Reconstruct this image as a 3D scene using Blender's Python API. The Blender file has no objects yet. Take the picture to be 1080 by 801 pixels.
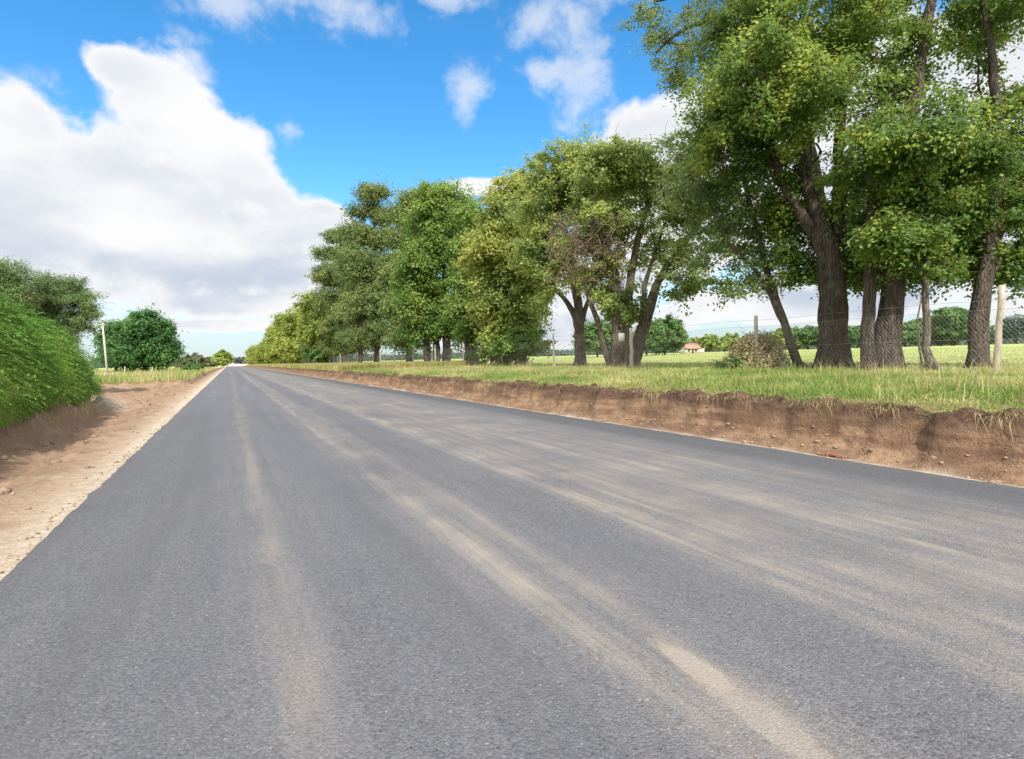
import bpy, math, random
import numpy as np
from mathutils import Vector

R = math.radians
sc = bpy.context.scene
COL = sc.collection
rng = np.random.default_rng(7)

# ------------------------------------------------------------------ camera
F_PX, W_PX, H_CAM = 580.0, 1080.0, 1.35
YAW, PITCH, ROLL = R(27.132), R(-2.393), R(-1.489)
fw = np.array([math.sin(YAW)*math.cos(PITCH), math.cos(YAW)*math.cos(PITCH), math.sin(PITCH)])
r0 = np.array([math.cos(YAW), -math.sin(YAW), 0.0]); u0 = np.cross(r0, fw)
rt = math.cos(ROLL)*r0 + math.sin(ROLL)*u0
up = -math.sin(ROLL)*r0 + math.cos(ROLL)*u0
EYE = np.array([0, 0, H_CAM])

def at(px, py, depth):
    """point of the place seen at photo position px, py at a known distance"""
    return EYE + depth*(fw + (px-540)/F_PX*rt + (400.5-py)/F_PX*up)

cam_d = bpy.data.cameras.new('camera'); cam = bpy.data.objects.new('camera', cam_d); COL.objects.link(cam)
cam_d.sensor_width = 36; cam_d.lens = 36*F_PX/W_PX; cam_d.clip_end = 9000; cam_d.clip_start = 0.05
from mathutils import Matrix
cam.matrix_world = Matrix(((rt[0], up[0], -fw[0], 0), (rt[1], up[1], -fw[1], 0), (rt[2], up[2], -fw[2], H_CAM), (0, 0, 0, 1)))
sc.camera = cam

# ------------------------------------------------------------------ numpy noise
def _hash(ix, iy, seed):
    n = (ix.astype(np.int64)*374761393 + iy.astype(np.int64)*668265263 + seed*974634777) & 0x7fffffff
    n = ((n ^ (n >> 13))*1274126177) & 0x7fffffff
    return ((n ^ (n >> 16)) & 0xffff)/65535.0
def vnoise(x, y, seed=0):
    x = np.asarray(x, float); y = np.asarray(y, float)
    ix = np.floor(x); iy = np.floor(y); fx = x-ix; fy = y-iy
    fx = fx*fx*(3-2*fx); fy = fy*fy*(3-2*fy)
    a = _hash(ix, iy, seed); b = _hash(ix+1, iy, seed); c = _hash(ix, iy+1, seed); d = _hash(ix+1, iy+1, seed)
    return (a*(1-fx)+b*fx)*(1-fy)+(c*(1-fx)+d*fx)*fy
def fbm(x, y, seed=0, octv=4):
    s = 0; a = .5
    for o in range(octv):
        s = s + a*vnoise(x*2**o, y*2**o, seed+o*17); a *= .5
    return s
def sstep(a, b, x):
    t = np.clip((np.asarray(x, float)-a)/(b-a), 0, 1); return t*t*(3-2*t)

# ------------------------------------------------------------------ object helpers
def link(name, me, mat=None, parent=None):
    o = bpy.data.objects.new(name, me); COL.objects.link(o)
    if mat is not None and me is not None and len(me.materials) == 0: me.materials.append(mat)
    if parent is not None: o.parent = parent
    return o
def tag(o, label=None, cat=None, group=None, kind=None):
    if label: o['label'] = label
    if cat: o['category'] = cat
    if group: o['group'] = group
    if kind: o['kind'] = kind
    return o
def empty(name, loc, label, cat, group=None, rz=0):
    o = bpy.data.objects.new(name, None); COL.objects.link(o); o.location = Vector(loc); o.rotation_euler = (0, 0, rz)
    o.empty_display_size = .3
    return tag(o, label, cat, group)
def copy_tree(o, parent=None):
    c = o.copy(); COL.objects.link(c)
    if parent is not None: c.parent = parent
    for ch in list(o.children): copy_tree(ch, c)
    return c
def mesh_from(name, V, quads=None, tris=None, smooth=False):
    V = np.ascontiguousarray(V, dtype=np.float32)
    nq = 0 if quads is None else len(quads); nt = 0 if tris is None else len(tris)
    me = bpy.data.meshes.new(name)
    me.vertices.add(len(V)); me.vertices.foreach_set('co', V.ravel())
    parts = []
    if nq: parts.append(np.asarray(quads, np.int32).ravel())
    if nt: parts.append(np.asarray(tris, np.int32).ravel())
    li = np.concatenate(parts)
    me.loops.add(len(li)); me.loops.foreach_set('vertex_index', li)
    tot = np.concatenate([np.full(nq, 4, np.int32), np.full(nt, 3, np.int32)])
    st = np.concatenate([[0], np.cumsum(tot)[:-1]]).astype(np.int32)
    me.polygons.add(nq+nt); me.polygons.foreach_set('loop_start', st); me.polygons.foreach_set('loop_total', tot)
    if smooth: me.polygons.foreach_set('use_smooth', np.ones(nq+nt, bool))
    me.update(calc_edges=True)
    return me
class MB:
    """collects vertices and faces for ONE mesh"""
    def __init__(s): s.v = []; s.q = []; s.t = []; s.n = 0
    def add(s, V, q=None, t=None):
        V = np.asarray(V, float).reshape(-1, 3)
        if q is not None and len(q): s.q.append(np.asarray(q, int)+s.n)
        if t is not None and len(t): s.t.append(np.asarray(t, int)+s.n)
        s.v.append(V); s.n += len(V)
    def tube(s, P, rad, sides=6, cap=True, rough=0.0, seed=0, flute=None):
        P = np.asarray(P, float); n = len(P); rad = np.broadcast_to(np.asarray(rad, float), (n,))
        T = np.gradient(P, axis=0); T /= np.linalg.norm(T, axis=1)[:, None]+1e-9
        ref = np.array([0.31, 0.95, 0.05]) if abs(T[0][2]) > .6 else np.array([0, 0, 1.0])
        A = np.cross(T, ref); A /= np.linalg.norm(A, axis=1)[:, None]+1e-9
        B = np.cross(T, A)
        th = np.linspace(0, 2*math.pi, sides, endpoint=False)
        rr = np.repeat(rad[:, None], sides, 1)
        if rough:
            hz = np.arange(n)[:, None]*.55; aa = th[None, :]
            rr = rr*(1+rough*((vnoise(np.cos(aa)*1.6+9+seed+hz*0, np.sin(aa)*1.6+5+hz, seed)-.5)*1.6))
            if flute is not None: rr = rr*(1+flute[:, None]*np.cos(aa*5+seed))
        V = P[:, None, :]+rr[..., None]*(np.cos(th)[None, :, None]*A[:, None, :]+np.sin(th)[None, :, None]*B[:, None, :])
        i = np.arange(n-1)[:, None]*sides; j = np.arange(sides)[None, :]; k = (j+1) % sides
        q = np.stack([i+j, i+k, i+sides+k, i+sides+j], -1).reshape(-1, 4)
        t = None
        V = V.reshape(-1, 3)
        if cap:
            V = np.vstack([V, P[0], P[-1]]); jj = np.arange(sides); kk = (jj+1) % sides
            t = np.vstack([np.stack([kk, jj, np.full(sides, n*sides)], 1), np.stack([(n-1)*sides+jj, (n-1)*sides+kk, np.full(sides, n*sides+1)], 1)])
        s.add(V, q, t)
    def box(s, c, d, rz=0):
        x, y, z = np.array(d)/2.0
        V = np.array([[-x,-y,-z],[x,-y,-z],[x,y,-z],[-x,y,-z],[-x,-y,z],[x,-y,z],[x,y,z],[-x,y,z]], float)
        if rz:
            cs, sn = math.cos(rz), math.sin(rz); V = np.stack([V[:,0]*cs-V[:,1]*sn, V[:,0]*sn+V[:,1]*cs, V[:,2]], 1)
        s.add(V+np.array(c), [[0,3,2,1],[4,5,6,7],[0,1,5,4],[1,2,6,5],[2,3,7,6],[3,0,4,7]])
    def mesh(s, name, smooth=False, off=(0, 0, 0)):
        V = np.vstack(s.v)-np.array(off)
        return mesh_from(name, V, np.vstack(s.q) if s.q else None, np.vstack(s.t) if s.t else None, smooth)

# ------------------------------------------------------------------ material helpers
class NT:
    def __init__(s, m):
        m.use_nodes = True; s.t = m.node_tree; s.t.nodes.clear()
    def n(s, typ, ins=None, **kw):
        nd = s.t.nodes.new(typ)
        for k, v in kw.items(): setattr(nd, k, v)
        for k, v in (ins or {}).items():
            if hasattr(v, 'is_linked'): s.t.links.new(v, nd.inputs[k])
            else: nd.inputs[k].default_value = v
        return nd
    def math(s, op, a, b=0.0, c=None, clamp=False):
        d = {0: a, 1: b}
        if c is not None: d[2] = c
        return s.n('ShaderNodeMath', d, operation=op, use_clamp=clamp).outputs[0]
    def mix(s, f, a, b, blend='MIX'):
        nd = s.n('ShaderNodeMix', data_type='RGBA', blend_type=blend)
        for k, v in ((0, f), (6, a), (7, b)):
            if hasattr(v, 'is_linked'): s.t.links.new(v, nd.inputs[k])
            else: nd.inputs[k].default_value = (tuple(v)+(1,))[:4] if k else v
        return nd.outputs[2]
    def noise(s, vec, scale, detail=4, rough=.55, dist=0):
        return s.n('ShaderNodeTexNoise', {'Vector': vec, 'Scale': scale, 'Detail': detail, 'Roughness': rough, 'Distortion': dist}).outputs[0]
    def map(s, vec, scale=(1, 1, 1), loc=(0, 0, 0), rot=(0, 0, 0), typ='POINT'):
        return s.n('ShaderNodeMapping', {'Vector': vec, 'Location': loc, 'Rotation': rot, 'Scale': scale}, vector_type=typ).outputs[0]
    def ss(s, a, b, x, lo=0.0, hi=1.0):
        return s.n('ShaderNodeMapRange', {0: x, 1: a, 2: b, 3: lo, 4: hi}, interpolation_type='SMOOTHSTEP').outputs[0]
    def ramp(s, x, stops, interp='LINEAR'):
        nd = s.n('ShaderNodeValToRGB', {0: x}); cr = nd.color_ramp; cr.interpolation = interp
        while len(cr.elements) < len(stops): cr.elements.new(.5)
        for e, (p, c) in zip(cr.elements, stops):
            e.position = p; e.color = (tuple(c)+(1,))[:4] if hasattr(c, '__len__') else (c, c, c, 1)
        return nd.outputs[0]
    def coord(s, which='Object'): return s.n('ShaderNodeTexCoord').outputs[which]
    def out(s, shader): s.t.links.new(shader, s.n('ShaderNodeOutputMaterial').inputs[0])
    def principled(s, col, rough=.8, spec=.3, normal=None, **kw):
        d = {'Base Color': (tuple(col)+(1,))[:4] if not hasattr(col, 'is_linked') else col, 'Roughness': rough, 'Specular IOR Level': spec}
        if normal is not None: d['Normal'] = normal
        d.update(kw)
        return s.n('ShaderNodeBsdfPrincipled', d).outputs[0]
    def bump(s, h, strength=.5, dist=.02):
        return s.n('ShaderNodeBump', {'Height': h, 'Strength': strength, 'Distance': dist}).outputs[0]

def mat(name): return bpy.data.materials.new(name)

def leaf_mat(name, dark, mid, light, trans=.35, patch=.5, rough=.5, hi=.62):
    m = mat(name); t = NT(m); co = t.coord()
    rnd = t.n('ShaderNodeNewGeometry').outputs['Random Per Island']
    big = t.noise(co, patch, 3, .6)
    x = t.math('ADD', t.math('MULTIPLY', rnd, .45), t.math('MULTIPLY', t.ss(.3, .72, big), .6), clamp=True)
    col = t.ramp(x, [(0.08, dark), (.5, mid), (.95, light)])
    b = t.principled(col, rough, .25)
    tc = t.mix(.5, col, light)
    tr = t.n('ShaderNodeBsdfTranslucent', {'Color': tc}).outputs[0]
    t.out(t.n('ShaderNodeMixShader', {0: trans, 1: b, 2: tr}).outputs[0])
    return m
def bark_mat(name, c1, c2, scale=6, c3=None):
    m = mat(name); t = NT(m); co = t.coord()
    v = t.map(co, (scale*1.6, scale*1.6, scale*.35))
    a = t.noise(v, 1.0, 6, .65, .6); b = t.noise(co, 1.3, 3)
    w = t.n('ShaderNodeTexVoronoi', {'Vector': t.map(co, (scale*2.2, scale*2.2, scale*.45)), 'Scale': 1.0}, feature='DISTANCE_TO_EDGE').outputs[0]
    col = t.mix(t.ss(.3, .7, a), c1, c2)
    col = t.mix(t.ss(.52, .7, b, 0, .6), col, c3 or c2)
    hgt = t.math('ADD', a, t.ss(0, .18, w))
    t.out(t.principled(col, .9, .15, t.bump(hgt, .9, .05)))
    return m
def plain_mat(name, c1, c2, scale=8, rough=.8, bump=.3, dist=.01, spec=.25, stretch=(1, 1, 1)):
    m = mat(name); t = NT(m); co = t.map(t.coord(), stretch)
    a = t.noise(co, scale, 5, .6)
    t.out(t.principled(t.mix(t.ss(.3, .7, a), c1, c2), rough, spec, t.bump(a, bump, dist)))
    return m

# ------------------------------------------------------------------ terrain
ROAD_L, ROAD_R = -1.38, 6.56
def left_bank_x(y):
    """x of the toe of the bank on the left of the road"""
    a = -3.12+.12*np.sin(y*.5)
    o = -3.12-7.0*sstep(19.3, 25.5, y)
    x = np.where(y < 19.3, a, o)
    back = -10.12+7.75*sstep(39.5, 44.0, y)
    x = np.where(y > 33, back, x)
    return x-.15*sstep(60, 90, y)+.9*sstep(140, 260, y)
def left_bank_h(y): return .52-.14*sstep(20, 40, y)-.2*sstep(150, 300, y)
def right_bank_h(y): return .65-.1*sstep(60, 200, y)-.4*sstep(250, 330, y)
def ground_z(x, y, detail=True):
    x = np.asarray(x, float); y = np.asarray(y, float)
    n1 = fbm(x*.9, y*.9, 3); n2 = fbm(x*4, y*4, 11)
    # right side
    wob = (fbm(y*.8, x*0+3, 21, 3)-.45)*.34 + (vnoise(y*4.5, x*.6, 23)-.5)*.17*(1-sstep(40, 80, y))
    d = x-6.78-wob
    hb = right_bank_h(y)
    zr = hb*(.24*sstep(0, .38, d)+.66*sstep(.33, .48, d)+.10*sstep(.46, .72, d))
    zr = zr+.10*sstep(9, 22, x)*(n1-.45)+.45*sstep(30, 140, x)
    zr = zr+(fbm(x*5, y*3.2, 27, 5)-.45)*.25*sstep(.02, .3, d)*(1-sstep(.6, .95, d))*(1-sstep(50, 90, y))
    # left side
    lb = left_bank_x(y)
    wl = (fbm(y*1.1, x*0+9, 31, 3)-.45)*.35+(vnoise(y*5, x*2, 33)-.5)*.12*(1-sstep(40, 80, y))
    e = (lb+wl)-x
    wid = .42+1.0*np.exp(-((y-21.5)/1.6)**2)
    zl = left_bank_h(y)*sstep(0, 1, e/wid)
    ramp = .55*sstep(-4.5, -13, x)*sstep(19, 23, y)*(1-sstep(42, 48, y))
    zl = np.maximum(zl, ramp)+.2*sstep(-10, -60, x)
    z = np.where(x > ROAD_R, zr, np.where(x < ROAD_L, zl, 0.0))
    # loose dirt of the shoulders
    shL = sstep(ROAD_L-.35, ROAD_L-1.1, x)*(x < 0); shR = sstep(ROAD_R+.12, ROAD_R+.5, x)*(x > 0)
    amp = (shL*.11+.13*sstep(-2.0, -2.7, x)*(e < .2)+shR*.07)*(1-sstep(70, 140, y))
    rg_ = 1-2*np.abs(fbm(x*1.7+.3*np.sin(y*.5), y*.33, 43, 4)-.47)*2.1
    rut = shL*.05*np.sin((x+.15*np.sin(y*.4))*5.2)*(fbm(x*.3, y*.35, 41)*1.6)+.11*np.clip(rg_-.62, 0, 1)*sstep(-1.75, -2.3, x)*(e < .25)
    z = z+.30*np.exp(-((y-21.6)/1.5)**2-((x+3.75)/.55)**2)*(.6+.8*n2)+.12*sstep(-2.6, -3.4, x)*(e < .3)*(fbm(x*2.2, y*1.6, 47, 4)-.42)*2*(1-sstep(50, 90, y))
    z = z+amp*(n2-.45)+rut*(1-sstep(60, 90, y))-.035
    clod = np.clip(vnoise(x*9, y*9, 51)-.78, 0, 1)*.28
    z = z+clod*(sstep(ROAD_L-.7, ROAD_L-1.2, x)*(x < 0)*(e < .1)+(x > ROAD_R+.3)*(d < .35))*(1-sstep(40, 80, y))
    z = np.where((x > ROAD_L-.05) & (x < ROAD_R+.05), -.04, z)
    return z
def spaced(segs):
    out = []
    for a, b, s in segs:
        out.append(np.arange(a, b-1e-6, s))
    return np.concatenate(out+[[segs[-1][1]]])
gx = spaced([(-4000, -1000, 600), (-1000, -200, 100), (-200, -40, 16), (-40, -14, 2), (-14, -6, .35), (-6, -4.2, .12), (-4.2, -1.4, .055), (-1.4, 6.6, 2.0),
             (6.6, 7.9, .045), (7.9, 9, .15), (9, 20, .5), (20, 60, 2.5), (60, 300, 15), (300, 1000, 100), (1000, 4000, 600)])
ys = [-60.0]
while ys[-1] < 5000:
    y = ys[-1]; ys.append(y+(5 if y < -5 else .5 if y < 1 else .075 if y < 16 else .11 if y < 30 else max(.11, (y-30)*.02+.11) if y < 400 else y*.15))
gy = np.array(ys)
X, Y = np.meshgrid(gx, gy)
Z = ground_z(X, Y)
nx, ny = len(gx), len(gy)
ii = np.arange(ny-1)[:, None]*nx; jj = np.arange(nx-1)[None, :]
Q = np.stack([ii+jj, ii+jj+1, ii+nx+jj+1, ii+nx+jj], -1).reshape(-1, 4)
me = mesh_from('ground', np.stack([X, Y, Z], -1).reshape(-1, 3), Q, smooth=True)
# soil 1 = bare earth, 0 = grown over; lime = pale stabilised base that runs under the asphalt edge
lb = left_bank_x(Y); hl = left_bank_h(Y); hr = right_bank_h(Y)
wobs = (fbm(X*1.3, Y*1.3, 61)-.47)
soilR = 1-sstep(7.32, 7.62, X-wobs*.5)
eL = lb-X
soilL = 1-sstep(.18, .75, eL+wobs*.7)
drive = sstep(19.5, 22, Y)*(1-sstep(38, 41.5, Y))*sstep(-16, -8.5, X+wobs*3)
soilL = np.maximum(soilL, drive*.95)
far_fade = 1-sstep(300, 420, Y)*0
soil = np.where(X > 2, soilR, soilL)*far_fade
limeL = np.exp(-np.clip((ROAD_L-X-.08)/.22, 0, 9)**2)
limeR = np.exp(-np.clip((X-ROAD_R-.10)/.10, 0, 9)**2)
mound = np.exp(-((Y-21.7)/1.6)**2-((X+3.75)/.75)**2)
lime = np.where(X > 2, limeR, np.maximum(limeL*(.15+1.1*fbm(X*.8, Y*.8, 71)), mound*.9))
for nm, arr in (('soil', soil), ('lime', np.clip(lime, 0, 1))):
    a = me.attributes.new(nm, 'FLOAT', 'POINT'); a.data.foreach_set('value', np.ascontiguousarray(arr.ravel(), np.float32))
m = mat('ground'); t = NT(m); co = t.coord()
soil_a = t.n('ShaderNodeAttribute', attribute_name='soil').outputs['Fac']; lime_a = t.n('ShaderNodeAttribute', attribute_name='lime').outputs['Fac']
sx = t.n('ShaderNodeSeparateXYZ', {0: co})
n_f = t.noise(co, 9, 6, .65); n_m = t.noise(co, 1.3, 5, .6); n_b = t.noise(co, .08, 4, .6)
n_strat = t.noise(t.map(co, (1.2, .9, 7)), 1.0, 5, .62, .4)
hgt = t.math('ADD', sx.outputs[2], t.math('MULTIPLY', t.math('SUBTRACT', n_m, .5), .35))
sub = t.mix(t.ss(.35, .68, n_strat), (.155, .096, .062), (.30, .20, .128))
sub = t.mix(t.ss(.55, .75, n_m, 0, .55), sub, (.22, .14, .095))
top = t.mix(t.ss(.35, .65, n_f), (.05, .031, .022), (.125, .078, .055))
earth = t.mix(t.ss(.36, .54, hgt), sub, top)
earth = t.mix(t.ss(.45, .62, t.noise(co, 5.5, 5, .7), 0, .6), earth, (.13, .08, .055))
sand = t.mix(t.ss(.3, .7, n_f), (.33, .25, .18), (.45, .365, .275))
scar = t.ss(.54, .64, t.noise(t.map(co, (2.6, .7, 2)), 1, 6, .68))
isleft = t.ss(0.5, 0.0, sx.outputs[0])
strip = t.math('MULTIPLY', isleft, t.ss(-2.35, -1.75, t.math('ADD', sx.outputs[0], t.math('MULTIPLY', t.math('SUBTRACT', n_m, .5), 1.3))))
earth = t.mix(strip, earth, sand)
earth = t.mix(t.math('MULTIPLY', t.math('MULTIPLY', isleft, scar), t.ss(-1.75, -2.15, sx.outputs[0], 0, .8)), earth, (.17, .105, .072))
earth = t.mix(t.math('MULTIPLY', isleft, .45), earth, (.37, .265, .19))
limec = t.mix(t.ss(.3, .7, n_f), (.44, .38, .30), (.60, .55, .46))
earth = t.mix(t.math('MULTIPLY', lime_a, t.ss(.25, .55, n_m, .5, 1)), earth, limec)
pebble = t.n('ShaderNodeTexVoronoi', {'Vector': co, 'Scale': 22.0}).outputs['Distance']
earth = t.mix(t.math('MULTIPLY', t.ss(.16, .08, pebble), t.ss(.5, .62, t.noise(co, 2.3, 3))), earth, (.20, .13, .095))
gr = t.mix(t.ss(.3, .7, n_m), (.24, .31, .085), (.35, .40, .15))
gr = t.mix(t.ss(.4, .65, n_b, 0, .6), gr, (.46, .44, .20))
gr = t.mix(t.ss(.55, .8, n_f, 0, .5), gr, (.10, .13, .035))
nearv = t.math('MULTIPLY', t.ss(17, 13, t.math('ABSOLUTE', sx.outputs[0])), t.ss(80, 50, sx.outputs[1]))
gr = t.mix(nearv, gr, t.mix(n_f, (.12, .10, .045), (.24, .22, .09)))
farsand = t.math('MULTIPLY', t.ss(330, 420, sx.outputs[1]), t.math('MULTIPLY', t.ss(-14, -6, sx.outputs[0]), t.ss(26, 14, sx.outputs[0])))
col = t.mix(t.ss(.35, .65, t.math('ADD', soil_a, t.math('MULTIPLY', t.math('SUBTRACT', n_f, .5), .5))), gr, earth)
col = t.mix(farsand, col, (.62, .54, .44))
bh = t.math('ADD', n_f, t.math('MULTIPLY', t.noise(co, 45, 4, .6), .5))
t.out(t.principled(col, .95, .1, t.bump(bh, 1.0, .05)))
tag(link('ground', me, m), kind='structure')

# ------------------------------------------------------------------ road
ry = np.concatenate([np.arange(-8, 40, .06), np.arange(40, 120, .5), np.arange(120, 345, 5)])
def edge_noise(y, s): return (fbm(y*3.0, y*0+s, 81, 4)-.47)*.075*(1-sstep(40, 60, y))
xl = ROAD_L+edge_noise(ry, 1.0); xr = ROAD_R+edge_noise(ry, 5.0)
mb = MB(); rows = []
fr = np.array([0, 0, .05, .25, .5, .75, .95, 1, 1])
zz = np.array([-.07, -.008, 0, 0.012, .02, .012, 0, -.008, -.07])
RX = xl[:, None]*(1-fr)+xr[:, None]*fr
RX[:, 0] -= .015; RX[:, -1] += .015; RX[:, 2] = xl+.012; RX[:, 6] = xr-.012
RY = np.repeat(ry[:, None], len(fr), 1); RZ = np.repeat(zz[None, :], len(ry), 0)
nx = len(fr); ii = np.arange(len(ry)-1)[:, None]*nx; jj = np.arange(nx-1)[None, :]
me = mesh_from('road', np.stack([RX, RY, RZ], -1).reshape(-1, 3), np.stack([ii+jj, ii+jj+1, ii+nx+jj+1, ii+nx+jj], -1).reshape(-1, 4), smooth=False)
m = mat('asphalt'); t = NT(m); co = t.coord(); s3 = t.n('ShaderNodeSeparateXYZ', {0: co})
warp = t.math('MULTIPLY', t.math('SUBTRACT', t.noise(t.map(co, (.6, .12, 1)), 1, 3), .5), .35)
xw = t.math('ADD', s3.outputs[0], warp)
prof = t.ramp(t.math('DIVIDE', t.math('ADD', xw, 1.4), 8.0), [(0, .10), (.17, .10), (.2, .42), (.222, .12), (.30, .08), (.335, .25), (.351, .66), (.375, .36), (.40, .46), (.42, .15), (.49, .12), (.51, .38),
    (.525, .64), (.56, .50), (.62, .44), (.66, .48), (.69, .60), (.73, .48), (.80, .42), (.86, .34), (.91, .05), (1, .02)])
st1 = t.noise(t.map(co, (7, .35, 1)), 1, 5, .6); st2 = t.noise(t.map(co, (26, 1.1, 1)), 1, 4, .6); st3 = t.noise(co, 1.1, 4, .6)
dust = t.math('MULTIPLY', prof, t.math('ADD', t.ss(.22, .75, st1, .26, 1.1), t.ss(.3, .7, st2, -.08, .26)))
dust = t.math('MULTIPLY', dust, t.ss(.25, .7, st3, .32, .85))
def patch(cx, cy, rx, ry_, rot, k, n_amt=1.1):
    v = t.map(co, (rx, ry_, 100), (cx, cy, 0), (0, 0, R(rot)), 'TEXTURE')
    l = t.n('ShaderNodeVectorMath', {0: v}, operation='LENGTH').outputs['Value']
    l = t.math('ADD', l, t.math('MULTIPLY', t.math('SUBTRACT', t.noise(t.map(co, (14, 6, 1)), 1, 7, .75), .5), n_amt))
    l = t.math('ADD', l, t.math('MULTIPLY', t.math('SUBTRACT', grain, .5), 1.6))
    return t.ss(1.0, .55, l, 0, k)
grain = t.noise(co, 130, 5, .72)
for p in ((1.70, 1.68, .10, .36, -3, .58), (1.66, 1.30, .12, .50, -3, .50, 1.5), (.21, 2.38, .11, .42, 2, .26, 1.6), (.19, 4.3, .09, .55, 0, .26, 1.6), (.2, 7.6, .1, 1.1, 0, .32, 1.2),
          (2.77, 3.1, .06, .8, 0, .42, 1.3), (4.12, 1.95, .08, .3, 0, .4, 1.4), (3.05, 1.35, .16, .3, 0, .28, 1.4)):
    dust = t.math('MAXIMUM', dust, patch(*p))
agg = t.n('ShaderNodeTexVoronoi', {'Vector': co, 'Scale': 95.0}); aggd = agg.outputs['Distance']; aggc = t.n('ShaderNodeSeparateColor', {0: agg.outputs['Color']}).outputs[0]
base = t.ramp(t.math('ADD', t.math('MULTIPLY', grain, .72), t.math('MULTIPLY', aggc, .28)), [(.22, (.042, .045, .055)), (.5, (.088, .093, .109)), (.8, (.175, .181, .199))])
rough_patch = t.ss(.42, .66, t.noise(t.map(co, (1, .45, 1)), .8, 4, .6))
base = t.mix(t.math('MULTIPLY', rough_patch, t.ss(.38, .46, t.noise(t.map(co, (1.0, .8, 1)), 38, 4, .65), .9, 0)), base, (.045, .046, .05))
stone = t.n('ShaderNodeTexVoronoi', {'Vector': co, 'Scale': 42.0}); sc1 = t.n('ShaderNodeSeparateColor', {0: stone.outputs['Color']}).outputs[0]
base = t.mix(t.math('MULTIPLY', t.ss(.30, .18, stone.outputs['Distance']), t.ss(.88, .93, sc1), clamp=True), base, (.22, .215, .21))
base = t.mix(t.math('MULTIPLY', t.ss(.34, .2, stone.outputs['Distance']), t.ss(.20, .12, sc1), clamp=True), base, (.03, .031, .035))
film = t.ss(.2, .8, t.noise(co, .35, 4, .6), .06, .22)
base = t.mix(film, base, (.175, .178, .195))
band = t.noise(t.map(co, (1.6, .05, 1)), 1, 4, .6)
base = t.mix(t.ss(.50, .68, band, 0, .55), base, (.085, .087, .095))
base = t.mix(t.ss(.48, .30, band, 0, .25), base, (.21, .205, .205))
base = t.mix(t.ss(5.55, 6.0, xw, 0, .45), base, (.065, .067, .073))
dfac = t.math('MULTIPLY', dust, t.ss(.26, .58, t.math('ADD', t.math('MULTIPLY', grain, .8), t.math('MULTIPLY', dust, .25)), .15, 1.0), clamp=True)
col = t.mix(dfac, base, t.mix(t.noise(co, 3, 3), (.385, .315, .245), (.36, .315, .26)))
hh = t.math('ADD', t.math('MULTIPLY', grain, .7), t.math('SUBTRACT', 1, aggd))
hh = t.math('MULTIPLY', hh, t.math('SUBTRACT', 1, t.math('MULTIPLY', dfac, .7)))
t.out(t.principled(col, .82, .28, t.bump(hh, .8, .006)))
tag(link('road', me, m), kind='structure')

# ------------------------------------------------------------------ foliage builder
def leaf_arrays(P, N, L, Wd, rg, tdir=None, droop=0.0):
    n = len(P)
    N = N/(np.linalg.norm(N, axis=1)[:, None]+1e-9)
    if tdir is None: tdir = rg.normal(size=(n, 3))
    T = tdir-(tdir*N).sum(1)[:, None]*N; T /= np.linalg.norm(T, axis=1)[:, None]+1e-9
    B = np.cross(N, T)
    L = np.broadcast_to(L, (n,))[:, None]; Wd = np.broadcast_to(Wd, (n,))[:, None]
    v0 = P-T*L*.5; v2 = P+T*L*.5-N*L*droop
    v1 = P+B*Wd*.5-N*Wd*.18; v3 = P-B*Wd*.5-N*Wd*.18
    V = np.stack([v0, v1, v2, v3], 1).reshape(-1, 3)
    return V, np.arange(n*4).reshape(-1, 4)

def grow(trunks, clumps, rg, tip=.014, seg=.55, updir=.25, expo=2.35):
    """limbs: every clump joins the nearest node of the growing skeleton. returns list of (points, radii)"""
    pos = []; par = []; fix = []; tid = []
    chains = []
    for k, (P, r) in enumerate(trunks):
        P = np.asarray(P, float); start = len(pos); idx = []
        for i in range(len(P)):
            pos.append(P[i]); par.append(-1 if i == 0 else len(pos)-2); fix.append(r[i]); tid.append(1); idx.append(len(pos)-1)
    nT = len(pos)
    usable = [1 if True else 0]*nT
    pos = list(pos)
    order = np.argsort([min(np.linalg.norm(c-p) for p in pos[:nT]) for c in clumps]) if len(clumps) else []
    PA = np.zeros((nT+len(clumps)*14+10, 3)); PA[:nT] = pos; cnt = nT
    par = list(par)
    zmin = PA[:nT, 2].min(); ztop = PA[:nT, 2].max(); zlow = zmin+.28*(ztop-zmin)
    lim = []
    for ci in order:
        c = clumps[ci]
        d = c-PA[:cnt]; dist = np.linalg.norm(d, axis=1)
        cost = dist+updir*np.clip(-d[:, 2]+.3, 0, None)*2+(PA[:cnt, 2] < zlow)*4.0
        j = int(np.argmin(cost))
        L = dist[j]; ns = max(2, min(12, int(math.ceil(L/seg))))
        p0 = PA[j]; dirp = PA[j]-PA[par[j]] if par[j] >= 0 else np.array([0, 0, 1.0])
        dirp = dirp/(np.linalg.norm(dirp)+1e-9)
        m_ = p0+dirp*L*.35+np.array([0, 0, L*.06])
        chain = [j]; last = j
        for s_ in range(1, ns+1):
            u = s_/ns
            q = (1-u)**2*p0+2*u*(1-u)*m_+u*u*c+rg.normal(size=3)*.05*L*(1-u)*.8
            PA[cnt] = q; par.append(last); fix.append(0.0); last = cnt; chain.append(cnt); cnt += 1
        lim.append(chain)
    acc = np.zeros(cnt)
    leafn = np.ones(cnt, bool)
    for i in range(cnt):
        if par[i] >= 0: leafn[par[i]] = False
    acc[leafn] = tip**expo
    for i in range(cnt-1, -1, -1):
        if par[i] >= 0: acc[par[i]] += acc[i]
    rad = acc**(1/expo)
    out = []
    for ch in lim:
        P = PA[ch]; r = rad[ch].copy(); r[0] = min(r[1]*1.15, r[0]) if ch[0] >= nT else r[1]*1.2
        out.append((P, r))
    return out

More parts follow.
